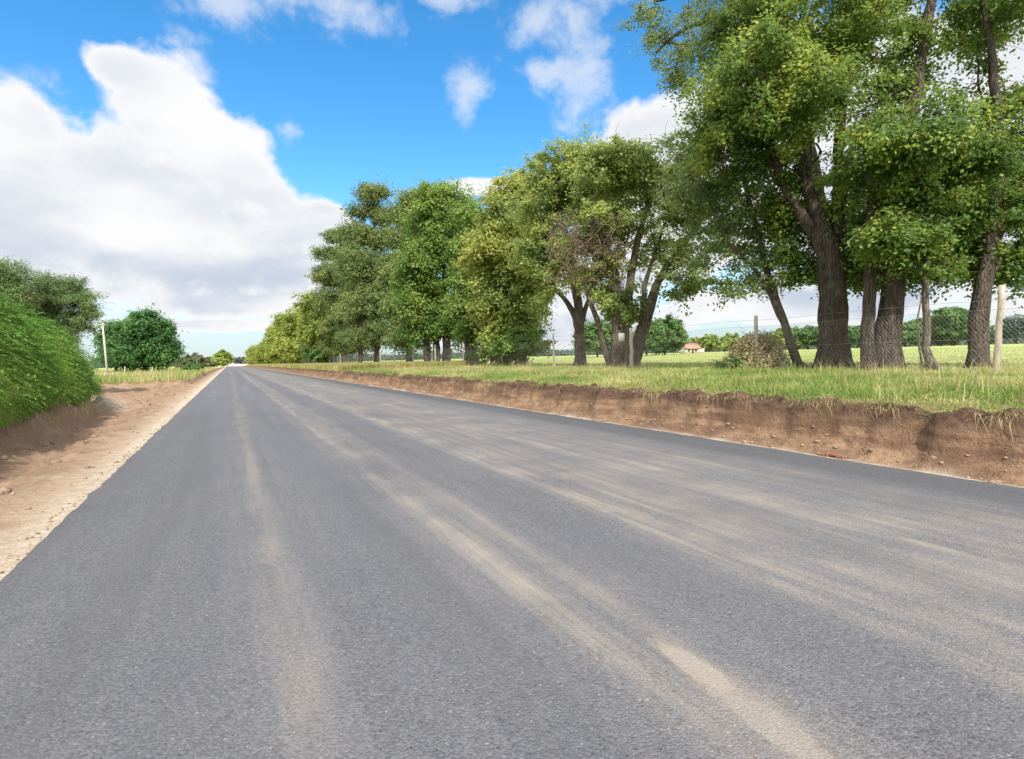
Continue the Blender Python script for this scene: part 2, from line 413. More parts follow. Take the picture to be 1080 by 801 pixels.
def ell_sample(n, rg, lo=.35):
    v = rg.normal(size=(n, 3)); v /= np.linalg.norm(v, axis=1)[:, None]
    r = (lo**3+(1-lo**3)*rg.random(n))**(1/3)
    return v*r[:, None]

def build_tree(name, label, base, trunks, lobes, leafm, barkm, leaf=(.12, .07), per=160, clump_r=.55, seed=1, cat='tree', group=None, flat=.65, tip=.014,
               droop=.1, up_n=.55, sides=10, seg=.55, extra_twigs=0, lo=.35, hang=0.0, dens=1.0, out=.34):
    """trunks: lists of (point, radius); lobes: (centre, (rx, ry, rz), clumps)"""
    rg = np.random.default_rng(seed)
    base = np.asarray(base, float)
    root = empty(name, base, label, cat, group)
    C = []; CL = []; WT = []
    for c, r, n in lobes:
        n = max(3, int(n*dens)); no = max(1, int(n*out))
        e = ell_sample(n, rg, lo); eo = ell_sample(no, rg, .97)*rg.uniform(1.0, 1.30, (no, 1)); eo[:, 2] -= .12*rg.random(no)
        C.append(np.asarray(c)+np.vstack([e, eo])*np.asarray(r)); CL.append(np.vstack([e, eo])); WT.append(np.concatenate([np.ones(n), np.full(no, .38)]))
    C = np.vstack(C); E = np.vstack(CL); WT = np.concatenate(WT)
    TT = []
    for tr in trunks:
        P = np.array([p for p, r in tr], float); r = np.array([q for p, q in tr], float)
        # resample smoothly
        s = np.concatenate([[0], np.cumsum(np.linalg.norm(np.diff(P, axis=0), axis=1))]); n = max(6, int(s[-1]/.35))
        q = np.linspace(0, s[-1], n)
        P2 = np.stack([np.interp(q, s, P[:, k]) for k in range(3)], 1); r2 = np.interp(q, s, r)
        for _ in range(2): P2[1:-1] = .25*P2[:-2]+.5*P2[1:-1]+.25*P2[2:]
        P2[1:-1] += rg.normal(size=(n-2, 3))*.018
        TT.append((P2, r2))
    limbs = grow(TT, C, rg, tip, seg)
    mb = MB()
    for k, (P, r) in enumerate(TT):
        h = P[:, 2]-P[0, 2]
        fl = .16*np.exp(-np.clip(h, 0, None)/.5) if r[0] > .15 else np.zeros(len(P))
        mb.tube(P, r, sides if r[0] > .08 else 7, True, .22, seed+k, fl)
    for P, r in limbs:
        mb.tube(P, r, 6 if r[1] > .03 else 4, False)
    for k in range(extra_twigs):
        c = C[rg.integers(len(C))]; d = rg.normal(size=3)*np.array([1, 1, .6]); d /= np.linalg.norm(d); L = rg.uniform(.4, 1.1)
        P = c+np.linspace(0, 1, 4)[:, None]*d*L+rg.normal(size=(4, 3))*.05; mb.tube(P, np.linspace(.012, .005, 4), 3, False)
    link('trunk', mb.mesh('trunk', True, base), barkm, root)
    cnt = np.maximum(6, (per*WT*rg.uniform(.4, 1.6, len(C))).astype(int)); idx = np.repeat(np.arange(len(C)), cnt); n = len(idx)
    off = np.clip(rg.normal(size=(n, 3)), -1.8, 1.8)*.48
    cr = clump_r*rg.uniform(.6, 1.5, len(C))*(.55+.45*WT)
    # a spray reaches outward from its limb and sags at the tip
    ax = E*[1, 1, .35]+rg.normal(size=E.shape)*.5; ax /= np.linalg.norm(ax, axis=1)[:, None]+1e-6
    along = np.clip(rg.normal(size=n), -1.7, 1.7)*.66
    P = C[idx]+off*np.stack([cr*.8, cr*.8, cr*flat*.8], 1)[idx]+ax[idx]*(along*cr[idx])[:, None]
    P[:, 2] -= .22*cr[idx]*np.clip(along, 0, None)**2
    if hang: P[:, 2] -= hang*rg.random(n)**2*clump_r
    N = .5*off+.35*E[idx]+np.array([0, 0, up_n])+rg.normal(size=(n, 3))*.42
    s = rg.uniform(.55, 1.4, n)
    V, q = leaf_arrays(P-base, N, leaf[0]*s, leaf[1]*s, rg, None, droop)
    link('crown', mesh_from('crown', V, q), leafm, root)
    return root

def stem(depth, pts, dz=0.0):
    """trunk line from photo positions (px, py, width px) at a distance; the first point is put on the ground"""
    o = []
    for i, p in enumerate(pts):
        dd = depth+(p[3] if len(p) > 3 else 0)
        P = at(p[0], p[1], dd); o.append((P, p[2]*.48*dd/F_PX/math.hypot(1, (p[0]-540)/F_PX)))
    P = o[0][0].copy(); P[2] = float(ground_z(P[0], P[1]))-.12; o[0] = (P, o[0][1])
    return o
def lobe(depth, px, py, rx, ry, n, dz=0.0, ty=None):
    d = depth+dz; k = d/F_PX
    return (at(px, py, d), (rx*k, (ty*k if ty else rx*k), ry*k), n)

# materials of leaves and bark
L_near = leaf_mat('leaves_broad', (.030, .086, .024), (.105, .20, .047), (.43, .49, .095), .46, .6)
L_twin = leaf_mat('leaves_twin', (.026, .078, .026), (.09, .185, .046), (.39, .46, .09), .46, .65)
L_lean = leaf_mat('leaves_olive', (.080, .13, .055), (.18, .255, .10), (.38, .44, .17), .46, .6)
L_multi = leaf_mat('leaves_multi', (.095, .16, .055), (.245, .335, .095), (.50, .53, .15), .48, .4)
L_yell = leaf_mat('leaves_yellowing', (.10, .17, .042), (.27, .345, .085), (.54, .53, .15), .48, .25)
L_deep = leaf_mat('leaves_deep', (.060, .13, .034), (.16, .27, .060), (.33, .42, .10), .46, .3)
L_pine = leaf_mat('needles', (.072, .115, .044), (.155, .215, .070), (.30, .34, .112), .40, .2)
L_far = leaf_mat('leaves_far_row', (.12, .175, .036), (.255, .32, .065), (.43, .45, .10), .42, .15)
L_bushd = leaf_mat('leaves_bush', (.030, .085, .028), (.075, .18, .052), (.15, .28, .085), .36, .35)
L_hedge = leaf_mat('leaves_hedge', (.045, .13, .022), (.13, .28, .045), (.34, .48, .09), .42, .8)
L_feath = leaf_mat('leaves_feathery', (.085, .15, .060), (.19, .29, .11), (.32, .40, .16), .46, .3)
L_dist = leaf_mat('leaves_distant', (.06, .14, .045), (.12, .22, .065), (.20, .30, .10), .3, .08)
L_haze = leaf_mat('leaves_hazed', (.075, .115, .095), (.11, .155, .125), (.16, .20, .15), .3, .08)  # distance haze put into the leaf colour of the far trees
L_lime = leaf_mat('leaves_lime', (.16, .24, .05), (.28, .36, .09), (.42, .46, .13), .36, .1)
L_grey = leaf_mat('leaves_greygreen', (.08, .095, .045), (.13, .15, .07), (.20, .21, .10), .3, .4)
L_dead = leaf_mat('leaves_dry', (.22, .17, .08), (.36, .31, .14), (.42, .44, .18), .2, 1.0)
B_dark = bark_mat('bark_dark', (.050, .040, .033), (.135, .108, .09), 6, (.18, .15, .125))
B_mid = bark_mat('bark_brown', (.085, .068, .055), (.20, .165, .135), 6, (.25, .21, .17))
B_pale = bark_mat('bark_pale', (.10, .085, .07), (.23, .195, .16), 7, (.26, .22, .17))
B_pine = bark_mat('bark_pine', (.06, .05, .042), (.15, .12, .10), 4)

# ------------------------------------------------------------------ the near trees by the fence
d = 18.9
build_tree('broadleaf_tree', 'broad leafy tree with the thickest trunk and a flared root', at(880, 389, d)*[1, 1, 0]+[0, 0, .6],
    [stem(d, [(880, 393, 56), (880, 386, 46), (880, 375, 37), (879, 345, 33), (878, 300, 31), (874, 264, 31), (866, 240, 22), (852, 200, 14), (842, 150, 11), (835, 100, 8), (828, 40, 6), (824, -40, 4)]),
     stem(d, [(880, 393, 30), (881, 320, 24), (880, 264, 20), (886, 215, 15), (884, 150, 12), (890, 80, 9), (893, -20, 6), (895, -90, 4)]),
     stem(d, [(878, 393, 20), (876, 300, 20), (866, 255, 15), (838, 218, 11), (820, 180, 9), (808, 140, 7), (792, 100, 5)]),
     stem(d, [(882, 393, 20), (880, 300, 20), (884, 270, 16), (896, 235, 10), (905, 200, 7)])],
    [lobe(d, 850, 25, 80, 50, 60), lobe(d, 800, 80, 52, 42, 38, -1), lobe(d, 905, 60, 62, 46, 40, -1), lobe(d, 768, 150, 38, 32, 20), lobe(d, 850, 115, 65, 36, 34, -1.5), lobe(d, 905, 170, 34, 30, 14, -1),
     lobe(d, 845, 262, 26, 16, 6, 1), lobe(d, 838, 190, 26, 20, 7, .5), lobe(d, 868, 225, 30, 24, 14, 1.5), lobe(d, 892, 262, 26, 22, 14, 2), lobe(d, 852, 285, 24, 16, 10, 1), lobe(d, 900, 290, 16, 14, 8, 1.5), lobe(d, 820, 225, 30, 26, 16, 1), lobe(d, 800, 160, 40, 30, 22, .5), lobe(d, 780, 40, 40, 30, 16, 1), lobe(d, 850, -90, 110, 80, 60), lobe(d, 930, -60, 80, 70, 36, 1), lobe(d, 762, 105, 30, 25, 10)],
    L_near, B_dark, (.125, .078), 300, .56, 11, sides=18, extra_twigs=160, dens=1.0, group='big broadleaf trees along the wire fence')
d = 17.2
build_tree('broadleaf_tree', 'twin trunk tree, a thin stem and a thick stem rising from one root', at(930, 390, d)*[1, 1, 0]+[0, 0, .6],
    [stem(d, [(918, 393, 26), (916, 370, 18), (915, 330, 15), (919, 280, 15), (921, 250, 14), (918, 190, 9), (912, 120, 6)]),
     stem(d, [(936, 394, 46), (936, 385, 38), (935, 365, 28), (939, 320, 26), (942, 270, 26), (946, 235, 23), (954, 170, 18), (966, 90, 15), (980, 20, 12), (992, -60, 8)]),
     stem(d, [(940, 394, 20), (942, 280, 18), (948, 240, 16), (978, 195, 10), (1005, 160, 7)])],
    [lobe(d, 960, 150, 62, 34, 44, -1.5), lobe(d, 1005, 178, 42, 32, 24, -1), lobe(d, 935, 205, 44, 30, 16, .5), lobe(d, 985, 235, 46, 30, 22, .5), lobe(d, 925, 262, 28, 18, 8, 1), lobe(d, 900, 245, 26, 20, 7, 1.5),
     lobe(d, 960, 95, 30, 24, 8, 1), lobe(d, 1000, 20, 44, 40, 9, 1), lobe(d, 980, -90, 90, 60, 40, 1), lobe(d, 1010, 262, 26, 16, 8, 1), lobe(d, 960, 280, 22, 14, 12, 2), lobe(d, 1000, 275, 34, 16, 16, 1.5), lobe(d, 910, 290, 14, 12, 6, 1.5), lobe(d, 940, 250, 36, 16, 14, -1.2), lobe(d, 990, 205, 60, 40, 30, 2.5), lobe(d, 1060, 160, 40, 40, 14, 2)],
    L_twin, B_dark, (.125, .078), 300, .6, 12, sides=16, extra_twigs=160, dens=1.1, group='big broadleaf trees along the wire fence')
d = 16.2
build_tree('sapling', 'thin crooked sapling with pale bark between the twin trunks and the leaning trunk', at(980, 391, d)*[1, 1, 0]+[0, 0, .65],
    [stem(d, [(984, 394, 20), (981, 388, 13), (977, 365, 9), (978, 335, 8), (975, 305, 8), (977, 280, 7), (984, 250, 5), (990, 215, 3)]),
     stem(d, [(988, 394, 14), (996, 392, 5), (1002, 394, 3)]),
     stem(d, [(978, 394, 5), (970, 380, 3.2), (966, 365, 3), (972, 345, 2.6), (966, 325, 2.2), (972, 310, 1.6)])],
    [lobe(d, 972, 268, 30, 22, 9), lobe(d, 1000, 285, 22, 14, 4), lobe(d, 990, 235, 30, 24, 9)],
    L_twin, B_pale, (.12, .075), 130, .42, 13, extra_twigs=40)
d = 16.6
build_tree('broadleaf_tree', 'dark trunk leaning to the right beside the thick wooden fence post', at(1030, 390, d)*[1, 1, 0]+[0, 0, .65],
    [stem(d, [(1029, 394, 32), (1030, 384, 25), (1030, 350, 22), (1035, 310, 20), (1042, 272, 18), (1049, 235, 16), (1054, 190, 14), (1053, 130, 12), (1046, 60, 10), (1036, -10, 8), (1030, -80, 5)]),
     stem(d, [(1030, 394, 16), (1042, 276, 14), (1052, 248, 12), (1068, 222, 9), (1084, 200, 7), (1110, 150, 4)]),
     stem(d, [(1030, 394, 12), (1036, 305, 10), (1050, 285, 7), (1064, 262, 5), (1085, 245, 3)])],
    [lobe(d, 1058, 278, 34, 20, 15, .5), lobe(d, 1072, 225, 36, 30, 16), lobe(d, 1100, 285, 30, 22, 10), lobe(d, 1100, 150, 60, 60, 26), lobe(d, 1050, 105, 36, 40, 9, 1), lobe(d, 1040, 195, 34, 30, 12, 1.5),
     lobe(d, 1040, 25, 50, 40, 11, 1), lobe(d, 1090, -30, 90, 60, 40), lobe(d, 1150, 210, 60, 60, 20)],
    L_twin, B_dark, (.125, .078), 240, .58, 14, sides=14, extra_twigs=140, group='big broadleaf trees along the wire fence')
d = 20.6
build_tree('broadleaf_tree', 'slender tree leaning left over the brown brush heap, with sparse olive leaves', at(842, 389, d)*[1, 1, 0]+[0, 0, .6],
    [stem(d, [(847, 393, 18), (842, 387, 12), (833, 358, 10), (823, 328, 9), (813, 300, 8.5), (804, 265, 7), (794, 225, 5.5), (783, 185, 4), (774, 150, 2.5)]),
     stem(d, [(843, 393, 7), (822, 330, 6), (812, 310, 6), (800, 288, 5), (782, 268, 4), (760, 250, 3)])],
    [lobe(d, 790, 235, 34, 26, 14), lobe(d, 735, 185, 36, 36, 20), lobe(d, 788, 292, 26, 26, 15), lobe(d, 745, 232, 38, 26, 14), lobe(d, 745, 140, 32, 26, 14), lobe(d, 800, 195, 36, 32, 14), lobe(d, 765, 262, 24, 18, 6),
     lobe(d, 725, 280, 24, 16, 7), lobe(d, 800, 262, 30, 22, 14), lobe(d, 770, 215, 40, 36, 22, .5), lobe(d, 765, 195, 32, 30, 12)],
    L_lean, B_pale, (.12, .07), 175, .50, 15, extra_twigs=160, dens=.8)
d = 23.5
build_tree('broadleaf_tree', 'tall tree whose high bare limb reaches out over the sky at the top', at(868, 386, d)*[1, 1, 0]+[0, 0, .6],
    [stem(d, [(880, 390, 19), (880, 350, 17), (877, 280, 17), (862, 200, 16), (842, 110, 15), (826, 40, 14), (812, 0, 12), (790, 8, 9), (760, 17, 7), (735, 24, 5.5), (710, 38, 4), (692, 56, 2.5)]),
     stem(d, [(880, 390, 12), (876, 280, 12), (848, 120, 12), (826, 36, 12), (815, -30, 9), (800, -90, 6)]),
     stem(d, [(880, 390, 8), (876, 280, 8), (850, 120, 8), (812, 2, 6), (780, -10, 5), (735, -8, 4), (690, 2, 2.5)])],
    [lobe(d, 715, 28, 36, 16, 10), lobe(d, 685, 22, 22, 14, 7), lobe(d, 745, 62, 34, 14, 9), lobe(d, 706, 62, 24, 14, 6), lobe(d, 720, 85, 22, 12, 7), lobe(d, 770, 30, 34, 22, 9), lobe(d, 735, -20, 60, 20, 12), lobe(d, 790, -60, 70, 40, 26), lobe(d, 830, -110, 60, 40, 20)],
    L_lean, B_dark, (.12, .07), 170, .5, 16, extra_twigs=220, group='big broadleaf trees along the wire fence', hang=.5)

# ------------------------------------------------------------------ middle of the row
d = 29.2
g = build_tree('broadleaf_tree', 'spreading many stemmed tree with the white notice on its trunk', at(655, 389, d)*[1, 1, 0]+[0, 0, .62],
    [stem(d, [(649, 392, 24.0), (650, 384, 17.6), (652, 350, 14.4), (652, 315, 13.6), (646, 275, 9.6), (630, 235, 7.2), (612, 205, 4.0)]),
     stem(d, [(667, 392, 19.2), (668, 384, 14.4), (675, 352, 11.2), (684, 322, 9.6), (697, 290, 8.0), (715, 265, 6.4), (735, 240, 4.0), (748, 215, 2.4)]),
     stem(d, [(646, 392, 9.6), (636, 365, 6.4), (630, 340, 5.6), (622, 315, 4.8), (612, 290, 3.2)]),
     stem(d, [(658, 392, 14.4), (661, 350, 11.2), (664, 300, 9.6), (672, 255, 7.2), (684, 215, 4.8), (695, 185, 3.2)]),
     stem(d, [(664, 392, 8.0), (676, 345, 6.4), (680, 300, 5.6), (690, 270, 4.0), (702, 235, 2.4)]),
     stem(d, [(670, 392, 6.4), (697, 292, 4.8), (720, 278, 4.0), (745, 268, 2.4)])],
    [lobe(d, 690, 190, 40, 24, 30), lobe(d, 735, 195, 32, 34, 28), lobe(d, 648, 180, 40, 24, 28), lobe(d, 720, 255, 38, 26, 14), lobe(d, 690, 262, 28, 26, 8), lobe(d, 645, 305, 22, 32, 20), lobe(d, 745, 268, 30, 22, 10),
     lobe(d, 645, 232, 38, 24, 18), lobe(d, 690, 225, 40, 22, 14), lobe(d, 715, 305, 26, 12, 4), lobe(d, 668, 320, 14, 22, 7), lobe(d, 735, 300, 20, 10, 4), lobe(d, 760, 225, 26, 26, 12), lobe(d, 668, 165, 44, 12, 16), lobe(d, 640, 172, 40, 18, 16), lobe(d, 640, 255, 40, 22, 12, .5), lobe(d, 625, 285, 24, 22, 14, .5), lobe(d, 760, 300, 20, 10, 4)],
    L_multi, B_mid, (.17, .10), 165, .58, 21, dens=1.25, extra_twigs=240, sides=12)
# dead creeper hanging in the middle of that crown
rg = np.random.default_rng(5); mb = MB()
for k in range(330):
    c = at(618+np.clip(rg.normal(), -1.5, 1.5)*24, 262+np.clip(rg.normal(), -1.5, 1.5)*22, d-.3+np.clip(rg.normal(), -1.4, 1.4)*1.2); dd = rg.normal(size=3)*[1, 1, .8]; dd /= np.linalg.norm(dd); L = rg.uniform(.5, 1.8)
    P = c+np.linspace(-.5, .5, 5)[:, None]*dd*L+rg.normal(size=(5, 3))*.1; mb.tube(P, np.linspace(.02, .008, 5), 3, False)
link('dead_twigs', mb.mesh('dead_twigs', False, np.array(g.location)), plain_mat('dead_twigs', (.13, .085, .065), (.24, .175, .135), 3), g)
d = 33.5
build_tree('broadleaf_tree', 'yellowish round crowned tree on a single dark trunk, left of the tree with the notice', at(612, 386, d)*[1, 1, 0]+[0, 0, .62],
    [stem(d, [(612, 389, 18), (612, 382, 13), (612, 350, 11), (610, 325, 10), (606, 295, 9), (598, 255, 7), (588, 215, 4)]),
     stem(d, [(611, 389, 8), (608, 332, 7), (595, 316, 5), (582, 300, 4), (572, 280, 2.5)]),
     stem(d, [(612, 389, 8), (614, 335, 6), (622, 315, 5), (628, 280, 3.5)])],
    [lobe(d, 598, 178, 40, 26, 34), lobe(d, 568, 215, 28, 30, 24), lobe(d, 620, 215, 36, 28, 24), lobe(d, 596, 290, 26, 22, 12), lobe(d, 580, 255, 28, 26, 14), lobe(d, 615, 265, 30, 22, 10), lobe(d, 622, 165, 26, 14, 10), lobe(d, 570, 320, 16, 14, 5), lobe(d, 560, 270, 22, 26, 12), lobe(d, 628, 190, 40, 24, 20), lobe(d, 590, 235, 30, 28, 12), lobe(d, 606, 205, 36, 20, 14)],
    L_multi, B_mid, (.18, .11), 175, .62, 22, dens=1.3, extra_twigs=160)
d = 41.9
build_tree('broadleaf_tree', 'tree with a mustard yellow side to its crown, leafy almost to the ground', at(530, 384, d)*[1, 1, 0]+[0, 0, .62],
    [stem(d, [(530, 387, 15), (530, 375, 12), (531, 340, 10), (533, 290, 8), (535, 230, 5)]), stem(d, [(552, 387, 8), (552, 350, 7), (550, 310, 5), (548, 270, 3)])],
    [lobe(d, 538, 225, 30, 28, 34), lobe(d, 518, 265, 28, 34, 34), lobe(d, 552, 275, 26, 34, 28), lobe(d, 525, 315, 24, 22, 20), lobe(d, 553, 325, 20, 20, 16), lobe(d, 520, 350, 14, 14, 9), lobe(d, 540, 345, 18, 12, 10), lobe(d, 568, 300, 18, 30, 12), lobe(d, 545, 195, 20, 12, 8)],
    L_yell, B_dark, (.23, .14), 200, .86, 23, dens=1.7)
d = 48.6
build_tree('broadleaf_tree', 'dark green tree with a low crown on a stout trunk beside the mustard one', at(497, 384, d)*[1, 1, 0]+[0, 0, .62],
    [stem(d, [(497, 387, 19), (497, 372, 16), (498, 350, 13), (500, 310, 9), (502, 270, 5)])],
    [lobe(d, 500, 275, 22, 34, 26), lobe(d, 494, 325, 22, 20, 20), lobe(d, 508, 330, 20, 18, 14), lobe(d, 498, 235, 18, 20, 14), lobe(d, 498, 345, 22, 12, 12)],
    L_deep, B_dark, (.24, .15), 190, .88, 24, dens=1.8)
d = 54.0
build_tree('broadleaf_tree', 'tall bright green tree with a dense billowing crown over three trunks', at(465, 384, d)*[1, 1, 0]+[0, 0, .62],
    [stem(d, [(471, 387, 11), (471, 360, 9), (470, 310, 7), (468, 250, 5)]), stem(d, [(461, 387, 8), (461, 360, 6), (458, 320, 5), (452, 280, 3)]), stem(d, [(451, 387, 8), (450, 360, 7), (446, 320, 5), (440, 290, 3)])],
    [lobe(d, 462, 228, 28, 24, 36), lobe(d, 450, 275, 28, 30, 38), lobe(d, 482, 270, 24, 34, 34), lobe(d, 445, 320, 24, 26, 26), lobe(d, 472, 325, 24, 20, 20), lobe(d, 484, 225, 16, 16, 12), lobe(d, 440, 352, 14, 14, 10), lobe(d, 462, 345, 20, 12, 12), lobe(d, 465, 208, 26, 10, 14), lobe(d, 430, 300, 14, 24, 12), lobe(d, 500, 240, 14, 22, 12)],
    L_deep, B_dark, (.25, .15), 200, .95, 25, dens=1.85)

# ------------------------------------------------------------------ pines
def pine(px, d, seed, label, lobes, lean=0):
    build_tree('pine_tree', label, at(px, 384, d)*[1, 1, 0]+[0, 0, .6],
        [stem(d, [(px, 387, 9*62/d), (px, 340, 7*62/d), (px+lean*.4, 280, 5*62/d), (px+lean*.8, 240, 3*62/d), (px+lean, lobes[0][1]+2, 1)])],
        [lobe(d, *l) for l in lobes], L_pine, B_pine, (.42, .12), 150, 1.05, seed, dens=2.7, group='tall pines in the roadside row', flat=.8, tip=.03, up_n=.5, seg=1.2, lo=.2)
pine(398, 74, 31, 'tallest pine, its open top standing clear above the roadside row',
     [(396, 204, 16, 9, 10), (384, 222, 15, 8, 9), (408, 228, 16, 8, 9), (378, 248, 18, 9, 11), (402, 252, 20, 10, 13), (392, 282, 28, 15, 30), (412, 300, 20, 20, 18), (395, 322, 28, 18, 28), (398, 352, 28, 14, 20)], -4)
pine(432, 63, 32, 'pine next to the tall bright green tree, its crown partly behind it',
     [(436, 212, 14, 7, 6), (424, 228, 13, 8, 7), (430, 252, 16, 12, 12), (422, 285, 18, 18, 20), (428, 322, 18, 18, 18), (426, 352, 16, 12, 10)], 2)
pine(364, 102, 33, 'pine at the open left end of the tall pines, with ragged branches',
     [(352, 250, 12, 7, 8), (343, 268, 12, 7, 8), (362, 262, 13, 9, 10), (352, 290, 18, 12, 22), (368, 300, 14, 18, 18), (348, 318, 17, 14, 20), (362, 342, 20, 16, 24), (340, 290, 12, 6, 6), (352, 364, 16, 8, 8)], -8)
pine(380, 88, 34, 'pine in the middle of the clump, half hidden by the tallest one',
     [(376, 246, 14, 9, 9), (370, 272, 16, 12, 16), (380, 300, 18, 16, 20), (372, 330, 18, 16, 20), (376, 356, 18, 12, 12)], -2)
pine(460, 78, 35, 'pine top rising just behind the bright green crown',
     [(458, 204, 15, 7, 8), (448, 214, 12, 7, 6), (466, 222, 14, 10, 8), (455, 250, 20, 20, 14)], -2)

# ------------------------------------------------------------------ the low far row running to the vanishing point
row = None
def round_tree(name, label, x, y, h, w, leafm, seed, per=110, leaf=(.5, .32), low=.1, n=70, group=None, cat='tree', lumps=7, barkm=None):
    rg = np.random.default_rng(seed); z0 = float(ground_z(x, y))
    base = np.array([x, y, z0])
    lobes = [(base+[0, 0, h*(low+(1-low)*.52)], (w*.42, w*.42, h*(1-low)*.42), n)]
    for k in range(lumps):
        a = rg.random()*6.28; q = rg.uniform(.2, .33)*w; zz_ = h*(low+(1-low)*rg.uniform(.25, .8))
        lobes.append((base+[math.cos(a)*q, math.sin(a)*q, zz_], (w*.22, w*.22, h*.17), max(6, n//6)))
    tr = [(base-[0, 0, .1], .02*h+.05), (base+[0, 0, h*.3], .016*h+.03), (base+[rg.normal()*.2, rg.normal()*.2, h*.75], .006*h+.02)]
    return build_tree(name, label, base, [tr], lobes, leafm, barkm or B_dark, leaf, per, .085*h+.1*leaf[0]+.18, seed, cat, group, seg=1.0, tip=.02)
gl = 'low rounded yellow-green trees beyond the pines'
protos = [round_tree('broadleaf_tree', 'low rounded yellow-green tree in the far row beyond the pines', 19, 128, 13, 11, L_far, 41+k, 100, (.5, .32), .02, 90, gl) for k in range(2)]
yy = [118, 150, 168, 187, 207, 229, 253, 280, 309, 341, 376, 414, 455, 500, 550]
protos[1].location = Vector((20.5, 138, float(ground_z(20, 138))))
for i, y in enumerate(yy):
    o = copy_tree(protos[i % 2]); x = 19+rng.uniform(-1, 1.5)
    o.location = Vector((x, y, float(ground_z(x, y)))); o.rotation_euler = (0, 0, rng.random()*6.28); s = rng.uniform(.92, 1.12)*(1.16 if i < 6 else 1.08); o.scale = (s, s, s)
# understory shrubs of the row
round_tree('shrub', 'light green shrub at the foot of the pines', *at(336, 374, 110)[:2], 4.2, 6.0, L_dist, 51, 80, (.35, .22), 0, 30, None, 'shrub')
round_tree('shrub', 'dark bushy undergrowth behind the fence below the mustard yellow tree', *at(548, 366, 40)[:2], 3.0, 4.6, L_deep, 52, 110, (.2, .12), 0, 44, None, 'shrub')
round_tree('shrub', 'dark shrub behind the fence, between the stout trunk and the mustard yellow tree', *at(518, 368, 46)[:2], 3.0, 3.6, L_deep, 53, 100, (.2, .12), 0, 34, None, 'shrub')

# ------------------------------------------------------------------ beyond the field
gd = 'trees in the line across the field'
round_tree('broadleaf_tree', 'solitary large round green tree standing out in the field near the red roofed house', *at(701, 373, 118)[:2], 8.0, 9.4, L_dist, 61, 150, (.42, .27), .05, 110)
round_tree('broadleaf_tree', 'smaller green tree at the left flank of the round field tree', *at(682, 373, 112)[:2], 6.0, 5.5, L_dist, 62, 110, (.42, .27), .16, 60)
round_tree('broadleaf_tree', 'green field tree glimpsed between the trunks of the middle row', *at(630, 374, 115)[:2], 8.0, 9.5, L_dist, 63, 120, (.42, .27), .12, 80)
for i, (px, dd, h, w) in enumerate([(748, 190, 6.2, 10), (772, 200, 6.6, 11), (735, 215, 6.0, 8), (812, 205, 7, 10)]):
    round_tree('broadleaf_tree', ['pale lime tree right of the red roofed house', 'widest pale lime tree, farther right of the red roofed house', 'lime tree directly behind the red roofed house', 'lime tree behind the brown brush heap'][i], *at(px, 371, dd)[:2], h, w, L_lime, 64+i, 90, (.6, .4), .04, 60, 'lime green trees around the house')
treeline = [(836, 10, 7.5), (852, 12, 9), (872, 11, 8.5), (893, 12, 9), (905, 12, 9), (955, 12, 9.5), (975, 11, 11), (992, 12, 13), (1006, 13, 14), (1022, 12, 11)]
pr = [round_tree('broadleaf_tree', 'green tree in the dense line across the field', *at(treeline[k][0], 368, 215)[:2], 9.5, 12, L_dist, 71+k, 95, (.65, .42), .06, 80, gd) for k in range(2)]
for i, (px, w, h) in enumerate(treeline[2:]):
    o = copy_tree(pr[i % 2]); p = at(px, 368, 210+(i % 3)*8); o.location = Vector((p[0], p[1], float(ground_z(p[0], p[1])))); s = h/9.5; o.scale = (s*1.05, s*1.05, s*1.05); o.rotation_euler = (0, 0, i*1.3)
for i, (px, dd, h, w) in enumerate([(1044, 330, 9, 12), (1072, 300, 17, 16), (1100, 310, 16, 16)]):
    round_tree('broadleaf_tree', ['low hazy blue-green tree between the leaning trunk and the wooden post', 'tall hazy blue-green tree right of the wooden fence post', 'outermost hazy blue-green tree past the wooden post'][i], *at(px, 366, dd)[:2], h, w, L_haze, 75+i, 80, (.9, .6), .08, 60, 'hazy trees far off')

# far woods closing the flat horizon
rg = np.random.default_rng(150); VV = []; NN = []
for k in range(2600):
    px = rg.uniform(-60, 1180); dd = rg.uniform(520, 900)
    if 236 < px < 262: continue
    c = at(px, 376, dd); hgt_ = rg.uniform(4, 9)*(1.0 if px > 262 else 1.15); zc = float(ground_z(c[0], c[1]))
    nn = 46; e = ell_sample(nn, rg, .5); VV.append(np.array([c[0], c[1], zc+hgt_*.45])+e*[rg.uniform(6, 12), 5, hgt_*.5]); NN.append(e+[0, 0, .4])
VV = np.concatenate(VV); NN = np.concatenate(NN)+rg.normal(size=(len(VV), 3))*.4
V, q = leaf_arrays(VV, NN, 2.4, 1.7, rg)
tag(link('far_woods', mesh_from('far_woods', V, q), L_haze), 'thin hazy line of far woods along the flat horizon', 'woods', kind='stuff')

